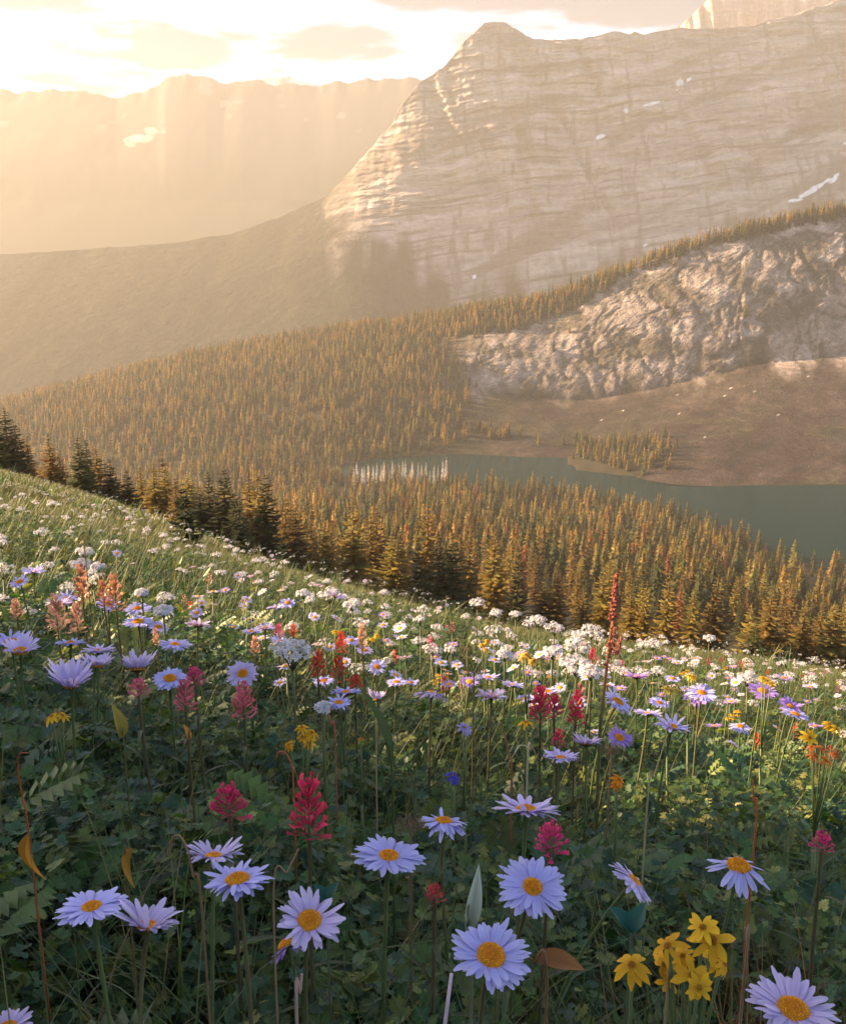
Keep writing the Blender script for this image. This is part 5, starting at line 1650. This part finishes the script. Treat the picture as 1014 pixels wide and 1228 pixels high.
place_yellow([(630, 785, 14, 20, 0), (640, 792, 14, 20, 0), (626, 789, 10, 20, 0)], 2.4, 'pale yellow wildflower clump right of the lone valerian in the grass', (632, 830), (0.72, 0.46, 0.08))
place_yellow([(578, 773, 9, 20, 0), (584, 768, 9, 20, 0), (582, 779, 7, 20, 0)], 2.8, 'yellow wildflower clump left of the lone valerian in the grass', (580, 810))
place_yellow([(452, 762, 10, 20, 0), (446, 766, 8, 20, 0)], 2.7, 'yellow wildflower just right of the coral paintbrush stalk', (450, 790))
place_yellow([(402, 757, 9, 20, 0)], 2.7, 'tiny yellow wildflower above the small lavender daisies at mid band', (402, 780))
place_yellow([(918, 816, 14, 20, 0), (924, 819, 12, 20, 0), (914, 813, 10, 20, 0)], 2.2, 'pale yellow wildflower clump right of the lone valerian at right', (918, 860), (0.72, 0.48, 0.07))
place_yellow([(830, 811, 12, 20, 0), (826, 810, 8, 20, 0)], 2.3, 'yellow wildflower clump above the blue and violet daisy pair', (830, 850))
place_yellow([(804, 828, 14, 20, 0), (798, 826, 12, 20, 0), (810, 828, 10, 20, 0)], 2.1, 'dull yellow seeding wildflower left of the blue and violet daisy pair', (804, 870), (0.48, 0.36, 0.08))


# ------------------------------------------------------------------ odd plants
def dock():
    d = 1.95
    f_ = at(718, 905, d); base = np.array((f_[0], f_[1], float(ground_z(f_[0:1], f_[1:2])[0])))
    root = empty('red_dock', base); tag(root, 'tall red dock spike with seed-covered side branches rising before the golden trees', 'dock')
    A = lambda x, y, dd=0.0: at(x, y, d + dd) - base
    s = Bag()
    main = [np.zeros(3), A(720, 860), A(727, 800), A(734, 745), A(739, 688)]
    side = [A(729, 800), A(733, 780, .01), A(737, 752, .01)]
    side2 = [A(728, 805), A(738, 785, -.01), A(744, 764, -.01), A(741, 790, -.02)][:3]
    tube(s, main, (0.0042, 0.0038, 0.0032, 0.0026, 0.001), np.array([(0.13, 0.14, 0.05), (0.15, 0.14, 0.05), (0.24, 0.13, 0.05), (0.30, 0.10, 0.05), (0.32, 0.08, 0.05)]), 0, 6)
    s.build('stem', M_STEM, root)
    for nm, path, n, R in (('seed_spike', [main[3], main[4]], 190, 0.0085), ('seed_spike', side[1:], 70, 0.006), ('seed_spike', side2[1:], 80, 0.0065), ('seed_spike', [main[2], main[3]], 60, 0.007)):
        b = Bag()
        r = np.random.default_rng(n)
        t = r.random(n); a = r.uniform(0, 6.28, n)
        p0, p1 = np.array(path[0]), np.array(path[-1])
        P_ = p0 + (p1 - p0) * t[:, None] + np.stack([np.cos(a), np.sin(a), 0 * a], 1) * (R * (1 - .65 * t) * r.random(n) ** .5)[:, None]
        tv = np.array([(0, 0, -1), (.8, 0, 0), (-.4, .7, 0), (-.4, -.7, 0), (0, 0, 1.0)]); tf = np.array([(0, 2, 1), (0, 3, 2), (0, 1, 3), (4, 1, 2), (4, 2, 3), (4, 3, 1)])
        spread(b, (tv, tf, np.ones((5, 3))), rot(a, r.uniform(-.6, .6, n), 0), P_, np.full(n, .0034), np.array((0.66, 0.25, 0.16)) * r.uniform(.6, 1.1, (n, 1)))
        b.build(nm, M_BRACT, root, False)


dock()


def stalk(pts, rad, colr, name, label, cat, blade=None, foot=None):
    """a bent dry stalk through photo points (px, py, depth); the first is carried down to the ground"""
    P_ = [at(*p_) for p_ in pts]
    f_ = P_[0] if foot is None else at(*foot); base = np.array((f_[0], f_[1], float(ground_z(f_[0:1], f_[1:2])[0])))
    root = empty(name, base); tag(root, label, cat)
    b = Bag()
    full = np.array([base] + P_) - base
    t = np.linspace(0, len(full) - 1, 6 * len(full))
    i = np.clip(t.astype(int), 0, len(full) - 2); f = (t - i)[:, None]
    cat_ = lambda k: full[np.clip(k, 0, len(full) - 1)]
    p0, p1, p2, p3 = cat_(i - 1), cat_(i), cat_(i + 1), cat_(i + 2)
    C_ = 0.5 * (2 * p1 + (p2 - p0) * f + (2 * p0 - 5 * p1 + 4 * p2 - p3) * f * f + (3 * p1 - p0 - 3 * p2 + p3) * f ** 3)
    tube(b, C_, np.linspace(rad, rad * .6, len(C_)), colr, 0, 6)
    b.build('stalk', M_DRY, root)
    if blade:
        px, py, d, L, w, azm, pit, c = blade
        lb = Bag()
        q = at(px, py, d) - base
        tpl = t_strip(8, w, 0.5, 0.9)
        spread(lb, tpl, rot(np.array([azm]), np.array([pit]), np.array([0.6])), np.array([q]), np.array([L]), np.array([c]))
        lb.build('leaf', M_DRY, root)


stalk([(36, 1010, .98), (28, 960, .98), (22, 925, .97), (24, 905, .96), (34, 903, .95)], .0011, (0.38, 0.09, 0.03), 'dry_stalk', 'hooked red stalk with a curled yellow leaf at its foot', 'dry stalk',
      (36, 1002, .97, .045, .42, 2.9, -1.2, (0.45, 0.20, 0.02)))
stalk([(243, 1100, .85), (232, 1050, .86), (222, 1012, .87), (210, 1002, .88), (200, 1025, .88)], .0013, (0.24, 0.15, 0.08), 'dry_stalk', 'thin brown stalk bent over in a hook left of the crimson paintbrush', 'dry stalk')
stalk([(328, 1085, .9), (345, 1045, .9), (358, 1018, .9)], .0012, (0.34, 0.22, 0.13), 'dry_stalk', 'straight tan stalk leaning toward the tall crimson paintbrush', 'dry stalk')
stalk([(352, 950, 1.35), (352, 925, 1.35), (344, 905, 1.35), (334, 902, 1.35), (332, 908, 1.35)], .0016, (0.42, 0.13, 0.06), 'dry_stalk', 'short hooked red stalk in front of the thick green stem', 'dry stalk')
stalk([(402, 892, 1.6), (398, 870, 1.6), (394, 855, 1.6), (400, 850, 1.6)], .0016, (0.40, 0.16, 0.09), 'dry_stalk', 'crooked reddish stalk under the flat twin daisies', 'dry stalk')
stalk([(613, 945, 1.5), (610, 905, 1.5), (602, 872, 1.5), (598, 868, 1.5)], .0018, (0.26, 0.12, 0.06), 'dry_stalk', 'reddish brown stalk hooked at the top left of the magenta group', 'dry stalk')
stalk([(632, 920, 1.5), (636, 900, 1.5), (624, 894, 1.5), (616, 905, 1.5)], .0017, (0.46, 0.42, 0.28), 'dry_stalk', 'pale nodding stalk under the solitary yellow flower', 'dry stalk')
stalk([(451, 900, 1.6), (452, 860, 1.6), (462, 845, 1.6), (470, 836, 1.6)], .0015, (0.38, 0.30, 0.16), 'dry_stalk', 'pale curved stalk right of the broad green blade', 'dry stalk')
stalk([(800, 1185, .74), (806, 1150, .74), (811, 1120, .74)], .0013, (0.35, 0.27, 0.14), 'dry_stalk', 'thin straw stalk running up behind the ragged yellow cluster', 'dry stalk')
stalk([(893, 1160, .85), (894, 1130, .85), (893, 1112, .85)], .0016, (0.30, 0.20, 0.12), 'dry_stalk', 'short budded stalk right of the ragged yellow cluster', 'dry stalk')
stalk([(776, 960, 1.35), (784, 930, 1.35), (800, 880, 1.35), (812, 850, 1.35)][:3], .0014, (0.40, 0.33, 0.18), 'dry_stalk', 'straw stalk rising right of the torn orange flower', 'dry stalk')
stalk([(905, 1000, 1.25), (903, 960, 1.25), (902, 935, 1.25)], .0014, (0.45, 0.12, 0.04), 'dry_stalk', 'upright orange-red stalk in the dark leaves at right', 'dry stalk')
stalk([(541, 1168, .66)], .0019, (0.62, 0.48, 0.56), 'dry_stalk', 'pinkish white twig poking up at the bottom edge', 'dry stalk', foot=(440, 1300, .60))
stalk([(356, 1228, .70), (360, 1190, .70), (362, 1168, .70)], .0015, (0.42, 0.30, 0.24), 'dry_stalk', 'pale budded stalk below the pinkish forward facing daisy', 'dry stalk')
stalk([(655, 1190, .80), (640, 1155, .80), (632, 1148, .80)], .0016, (0.25, 0.14, 0.07), 'dry_stalk', 'brown withered leaf lying right of the largest lower daisy', 'dry stalk', (640, 1150, .80, .048, .34, -1.5, -.1, (0.26, 0.11, 0.035)))
stalk([(565, 1150, .85), (560, 1110, .85), (562, 1085, .85)], .0016, (0.18, 0.20, 0.12), 'curled_leaf', 'pale curled leaf standing upright over the largest lower daisy', 'leaf', (561, 1118, .85, .052, .26, -.6, 1.15, (0.34, 0.38, 0.28)))
stalk([(470, 930, 1.25), (455, 900, 1.27)], .002, (0.07, 0.10, 0.03), 'broad_grass_blade', 'broad green blade leaning under the half closed pinkish daisy', 'grass blade', (466, 915, 1.25, .10, .16, .25, 1.25, (0.075, 0.11, 0.03)))
stalk([(150, 905, 1.35), (148, 880, 1.35)], .0015, (0.12, 0.12, 0.04), 'yellowing_leaf', 'single upright yellow-green leaf below the close pair of daisies', 'leaf', (145, 884, 1.35, .045, .42, .2, 1.3, (0.26, 0.20, 0.03)))
stalk([(228, 905, 1.35), (228, 890, 1.35)], .0015, (0.14, 0.10, 0.04), 'yellowing_leaf', 'orange curled leaf under the dusty pink paintbrush', 'leaf', (226, 888, 1.35, .022, .42, .2, 1.3, (0.48, 0.20, 0.02)))
stalk([(152, 1050, .95), (152, 1035, .95)], .0015, (0.14, 0.10, 0.04), 'yellowing_leaf', 'dull orange drooping leaf in the shade left of the side-on daisy', 'leaf', (160, 1018, .95, .034, .55, 2.4, -1.0, (0.30, 0.15, 0.02)))


def brown_head(px, py, w, h, d, label):
    c = at(px, py, d)
    base = np.array((c[0], c[1] + .02, float(ground_z(c[0:1], c[1:2])[0])))
    root = empty('seed_head', base); tag(root, label, 'seed head')
    b = Bag(); r = np.random.default_rng(int(px))
    n = 260
    v = r.normal(size=(n, 3)); v /= np.linalg.norm(v, axis=1)[:, None]
    P_ = v * r.random((n, 1)) ** .4 * np.array((w, w * .8, h)) * .5 * d / FPX
    spread(b, t_blade(2, .12, .5), rot(r.uniform(0, 6.28, n), r.uniform(-1, 1, n), 0), P_, np.full(n, .006), np.array((0.19, 0.13, 0.075)) * r.uniform(.6, 1.4, (n, 1)))
    o = b.build('seed_tuft', M_DRY, root); o.location = c - base
    s = Bag(); tube(s, [(0, 0, 0), (c - base) * .6, c - base], .0016, (0.16, 0.12, 0.06), 0, 6); s.build('stem', M_DRY, root)


brown_head(492, 990, 40, 18, .98, 'fuzzy brown seed head left of the small drooping daisy')
brown_head(568, 806, 26, 16, 2.0, 'fuzzy brown seed head left of the middle daisy cluster')
brown_head(733, 899, 26, 14, 1.5, 'fuzzy brown seed head beside the ragged upturned daisy')
brown_head(101, 652, 14, 20, 2.6, 'brown seed spike on a tall green stem above the rusty spikes')
brown_head(560, 778, 30, 30, 2.5, 'reddish brown spent plant left of the lone valerian in the grass')

# reddish dry tussock at lower right, teal pair of leaves
def tussock():
    c = at(958, 1085, 1.0)
    base = np.array((c[0], c[1], float(ground_z(c[0:1], c[1:2])[0])))
    b = Bag(); n = 330
    r = np.random.default_rng(41)
    h = r.uniform(.16, .40, n)
    spread(b, BLADE[0], rot(r.uniform(0, 6.28, n), r.uniform(-.35, .35, n), 0), np.stack([r.normal(0, .045, n), r.normal(0, .04, n), np.zeros(n)], 1), np.stack([np.full(n, .16), h, h], 1),
           np.array((0.24, 0.105, 0.05)) * r.uniform(.4, 1.5, (n, 1)))
    o = b.build('dry_tussock', M_GRASS); o.location = base
    tag(o, 'reddish brown dry grass tussock under the small magenta paintbrush', 'grass tussock')


tussock()


def teal_leaves(px, py, d, label, L=.030):
    c = at(px, py, d)
    base = np.array((c[0], c[1], float(ground_z(c[0:1], c[1:2])[0])))
    root = empty('teal_leaf_plant', base); tag(root, label, 'plant')
    s = Bag(); tube(s, [(0, 0, 0), (c - base)], .0012, (0.05, 0.07, 0.03), 0, 5); s.build('stem', M_STEM, root)
    for a, pt_ in ((0.9, .7), (-0.8, .9)):
        lb = Bag(); spread(lb, t_strip(6, .62, .1, .5), rot(np.array([a]), np.array([pt_]), np.array([0.0])), np.array([c - base]), np.array([L]), np.array([(0.015, 0.09, 0.075)]))
        lb.build('leaf', M_LEAF, root)


teal_leaves(757, 1118, .92, 'pair of smooth teal leaves left above the ragged yellow cluster')
teal_leaves(392, 1082, .95, 'smooth teal leaf pair right of the pinkish forward facing daisy', .022)

# blue lupin-like florets low in the grass
for px, py, w, lab in [(542, 930, 16, 'deep blue small wildflower under the lone edge-on daisy'), (556, 872, 16, 'thin-rayed violet wildflower below the middle daisy cluster')]:
    place_yellow([(px, py, w, 30, 10), (px + 4, py + 6, w * .7, 60, 20)], 1.5, lab, (px, py + 40), (0.10, 0.08, 0.50) if w == 16 and py > 900 else (0.40, 0.34, 0.72), 'blue_wildflower')


# ------------------------------------------------------------------ the crowd of small flowers up the slope
def draw_small_spike(seed, colr):
    def f(b):
        r = np.random.default_rng(seed)
        sub = Bag(); cb, ct = PB[colr]
        spike_bracts(sub, seed, 0.055, 0.024, 20, np.array(cb), np.array(ct))
        V, F, C = np.concatenate(sub.V), np.concatenate(sub.F), np.concatenate(sub.C)
        b.add(V + (0, 0, 0.34), F, C, 0)
        tube(b, [(0, 0, -.05), (0.006, 0, .2), (0, 0, .38)], .0022, (0.10, 0.08, 0.04), 1, 4)
    return f


SMALL_SPIKE = [one_mesh('paintbrush', draw_small_spike(850 + i, ('scarlet', 'pink', 'crimson', 'coral')[i]), [M_BRACT, M_STEM]) for i in range(4)]


def draw_small_yellow(seed):
    def f(b):
        r = np.random.default_rng(seed)
        for k in range(6):
            sub = Bag(); yellow_head(sub, seed + k, 0.012, 7, .2, (0.76, 0.45, 0.03))
            V, F, C = np.concatenate(sub.V), np.concatenate(sub.F), np.concatenate(sub.C)
            p_ = np.array((r.uniform(-.02, .02), r.uniform(-.02, .02), .38 + r.uniform(-.02, .02)))
            b.add(V + p_, F, C, 0)
            tube(b, [(0, 0, .25), p_], .0012, STEM_C, 1, 4)
        tube(b, [(0, 0, -.05), (0, 0, .26)], .002, STEM_C, 1, 4)
    return f


SMALL_YELLOW = [one_mesh('yellow_wildflower', draw_small_yellow(870 + 10 * i), [M_BRACT, M_STEM]) for i in range(2)]

BAND_X = [-60, 0, 200, 400, 600, 700, 800, 1014, 1080]
BAND_Y = [690, 690, 712, 742, 775, 792, 800, 826, 832]
hand_px = np.array([(d_[0], d_[1], d_[2]) for d_ in DAISIES], float)


def small_spots(n_try, r0, r1, head, weight, gap_px):
    """ground spots for small flowers: (x, y, z, photo px, py, depth), nearest first, not on top of one another or of the placed daisies"""
    x, y = scatter(n_try, r0, r1, 26)
    z = ground_z(x, y)
    px, py, dd = project(x, y, z + head)
    ok = (rng.random(n_try) < weight(px, py, x, y)) & (px > -25) & (px < 1040)
    out = []
    taken = []
    for i in np.nonzero(ok)[0]:
        if np.any((np.abs(hand_px[:, 0] - px[i]) < hand_px[:, 2] * .62) & (np.abs(hand_px[:, 1] - py[i]) < hand_px[:, 2] * .45)):
            continue
        if taken:
            T_ = np.array(taken)
            if np.any(np.hypot(T_[:, 0] - px[i], (T_[:, 1] - py[i]) * 1.6) < gap_px):
                continue
        taken.append((px[i], py[i]))
        out.append((x[i], y[i], z[i], px[i], py[i], dd[i]))
    return sorted(out, key=lambda q: q[5])


def w_white(px, py, x, y):
    lim = np.interp(px, BAND_X, BAND_Y)
    cl = smooth(fbm(x / 1.1, y / 1.1, 3, 451), -0.28, 0.25)
    return np.where(py < lim, 0.15 + 0.85 * cl, np.where(py < lim + 45, 0.05 * cl, 0.0)) * (0.55 + 0.45 * smooth(y, 20, 5))


ws = small_spots(13000, 2.6, 26.0, 0.45, w_white, 6.0)
WHITE_MAX = 272
far_w = ws[WHITE_MAX:]
for x, y, z, px, py, dd in ws[:WHITE_MAX]:
    o = link('valerian', SMALL_WHITE[int(rng.integers(5))])
    o.location = (x, y, z); o.scale = (1, 1, rng.uniform(0.75, 1.15)); o.rotation_euler = (rng.uniform(-.12, .12), rng.uniform(-.12, .12), rng.uniform(0, 6.28))
    o.scale = tuple(np.array(o.scale) * rng.uniform(0.72, 1.0))
    tag(o, 'small white valerian head in the white band across the slope', 'valerian', 'small white valerian of the band')
fw = Bag()
sx_, sy_ = scatter(2600, 9.0, 62.0, 26)
k = rng.random(len(sx_)) < smooth(fbm(sx_ / 3, sy_ / 3, 3, 452), -0.1, 0.3) * (1 - smooth(sy_, 11, 36)) * 0.26 * (0.35 + 0.65 * smooth(sx_ / sy_, 0.2, -0.3))
sx_, sy_ = sx_[k], sy_[k]
sx_ = np.concatenate([sx_, [q[0] for q in far_w]]); sy_ = np.concatenate([sy_, [q[1] for q in far_w]])
sz_ = ground_z(sx_, sy_)
n = len(sx_)
rep = 9
R_ = 0.022
fl = floret(4)
px3 = np.stack([np.repeat(sx_, rep) + rng.normal(0, R_ * .75, n * rep), np.repeat(sy_, rep) + rng.normal(0, R_ * .75, n * rep), np.repeat(sz_ + rng.uniform(.32, .48, n), rep) + rng.normal(0, R_ * .35, n * rep)], 1)
spread(fw, fl, rot(rng.uniform(0, 6.28, n * rep), rng.uniform(-.5, .9, n * rep), 0), px3, np.full(n * rep, 0.012), np.full((n * rep, 3), 0.62) * rng.uniform(.85, 1.05, (n * rep, 1)))
for x, y, z in zip(sx_, sy_, sz_):
    fw.add([(x - .003, y, z), (x + .003, y, z), (x, y, z + .4)], [(0, 1, 2)], (0.08, 0.095, 0.035), 1)
tag(fw.build('white_flowers', [M_WHITE, M_STEM]), 'countless white flower specks thinning out up the grass slope', 'flowers', kind='stuff')


def w_daisy(px, py, x, y):
    lim = np.interp(px, BAND_X, BAND_Y)
    a = np.where(py > lim - 22, 1.0, 0.12) * smooth(px, -100, 500) + 0.10 * (py > lim - 10)
    return a * (0.2 + 0.8 * smooth(fbm(x / .9, y / .9, 3, 453), -.25, .2)) * (1 - 0.9 * smooth(py, 815, 870))


for x, y, z, px, py, dd in small_spots(5000, 1.9, 14.0, 0.42, w_daisy, 10.0)[:212]:
    o = link('small_daisy', SMALL_DAISY[int(rng.integers(5))])
    o.location = (x, y, z); o.scale = (rng.uniform(.8, 1.1),) * 3; o.rotation_euler = (rng.uniform(-.1, .1), rng.uniform(-.1, .1), rng.uniform(0, 6.28))
    tag(o, 'small lavender daisy scattered in the grass near the white band', 'daisy', 'small daisies scattered near the white band')


def w_red(px, py, x, y):
    lim = np.interp(px, BAND_X, BAND_Y)
    return np.where((py > lim - 15) & (py < lim + 75), 0.5 + 0.5 * smooth(fbm(x / .7, y / .7, 2, 454), -.1, .3), 0.0)


for x, y, z, px, py, dd in small_spots(420, 2.4, 12.0, 0.36, w_red, 16.0)[:62]:
    o = link('paintbrush', SMALL_SPIKE[int(rng.integers(4))])
    o.location = (x, y, z); o.scale = (rng.uniform(.8, 1.15),) * 3; o.rotation_euler = (rng.uniform(-.1, .1), rng.uniform(-.1, .1), rng.uniform(0, 6.28))
    tag(o, 'small red or pink paintbrush dotted in the grass below the white band', 'paintbrush', 'small paintbrushes dotted below the white band')
for x, y, z, px, py, dd in small_spots(300, 2.4, 12.0, 0.36, lambda px, py, x, y: w_red(px, py, x, y) * smooth(px, 350, 600) * .6, 24.0)[:34]:
    o = link('yellow_wildflower', SMALL_YELLOW[int(rng.integers(2))])
    o.location = (x, y, z); o.scale = (rng.uniform(.7, 1.1),) * 3; o.rotation_euler = (0, 0, rng.uniform(0, 6.28))
    tag(o, 'small yellow wildflower dotted in the grass below the white band', 'wildflower', 'small yellow wildflowers dotted below the white band')

# ------------------------------------------------------------------ the air
def haze_box():
    x0, x1, y0, y1, z0, z1 = -6600, 6600, -300, 6500, -421, 905
    V = [(x, y, z) for x in (x0, x1) for y in (y0, y1) for z in (z0, z1)]
    Q = [(0, 1, 3, 2), (4, 6, 7, 5), (0, 4, 5, 1), (2, 3, 7, 6), (0, 2, 6, 4), (1, 5, 7, 3)]
    F = [t for q in Q for t in ((q[0], q[1], q[2]), (q[0], q[2], q[3]))]
    m, nt, p, out = new_mat('haze')
    nt.nodes.remove(p)
    pv = nt.nodes.new('ShaderNodeVolumePrincipled')
    pv.inputs['Color'].default_value = (0.64, 0.615, 0.57, 1)
    pv.inputs['Density'].default_value = HAZE_DENSITY
    pv.inputs['Anisotropy'].default_value = HAZE_G
    nt.links.new(pv.outputs[0], out.inputs['Volume'])
    tag(Bag().add(V, F, (1, 1, 1)).build('haze', m, smooth_shade=False), kind='stuff')



def cloud_wisp():
    r = np.random.default_rng(9)
    b = Bag()
    U_, W_ = 14, 9
    for k in range(13):
        px, py = 150 + 46 * k / 12 + r.uniform(-4, 4), 170 - 16 * k / 12 + r.uniform(-5, 5)
        c = at(px, py, 4150 + r.uniform(-40, 40))
        R_ = r.uniform(12, 30) * (0.6 + 0.4 * math.sin(k / 12 * 3.1))
        th_, ph = np.meshgrid(np.linspace(0, math.pi, W_), np.linspace(0, 2 * math.pi, U_), indexing='ij')
        nx, ny, nz_ = np.sin(th_) * np.cos(ph), np.sin(th_) * np.sin(ph), np.cos(th_)
        q = R_ * (1 + 0.35 * fbm(nx * 1.7 + k, ny * 1.7 + nz_, 3, 171))
        V = np.stack([c[0] + 1.3 * q * nx, c[1] + q * ny, c[2] + 0.7 * q * nz_], -1)
        b.add(V, grid_faces(W_, U_), (1, 1, 1))
    m, nt, p, out = new_mat('cloud')
    nt.nodes.remove(p)
    pv = nt.nodes.new('ShaderNodeVolumePrincipled')
    pv.inputs['Color'].default_value = (0.97, 0.97, 1.0, 1)
    pv.inputs['Density'].default_value = 0.009
    pv.inputs['Anisotropy'].default_value = 0.2
    nt.links.new(pv.outputs[0], out.inputs['Volume'])
    tag(b.build('cloud', m), 'small pale wisp of cloud hanging before the far range', kind='stuff')


haze_box()
cloud_wisp()
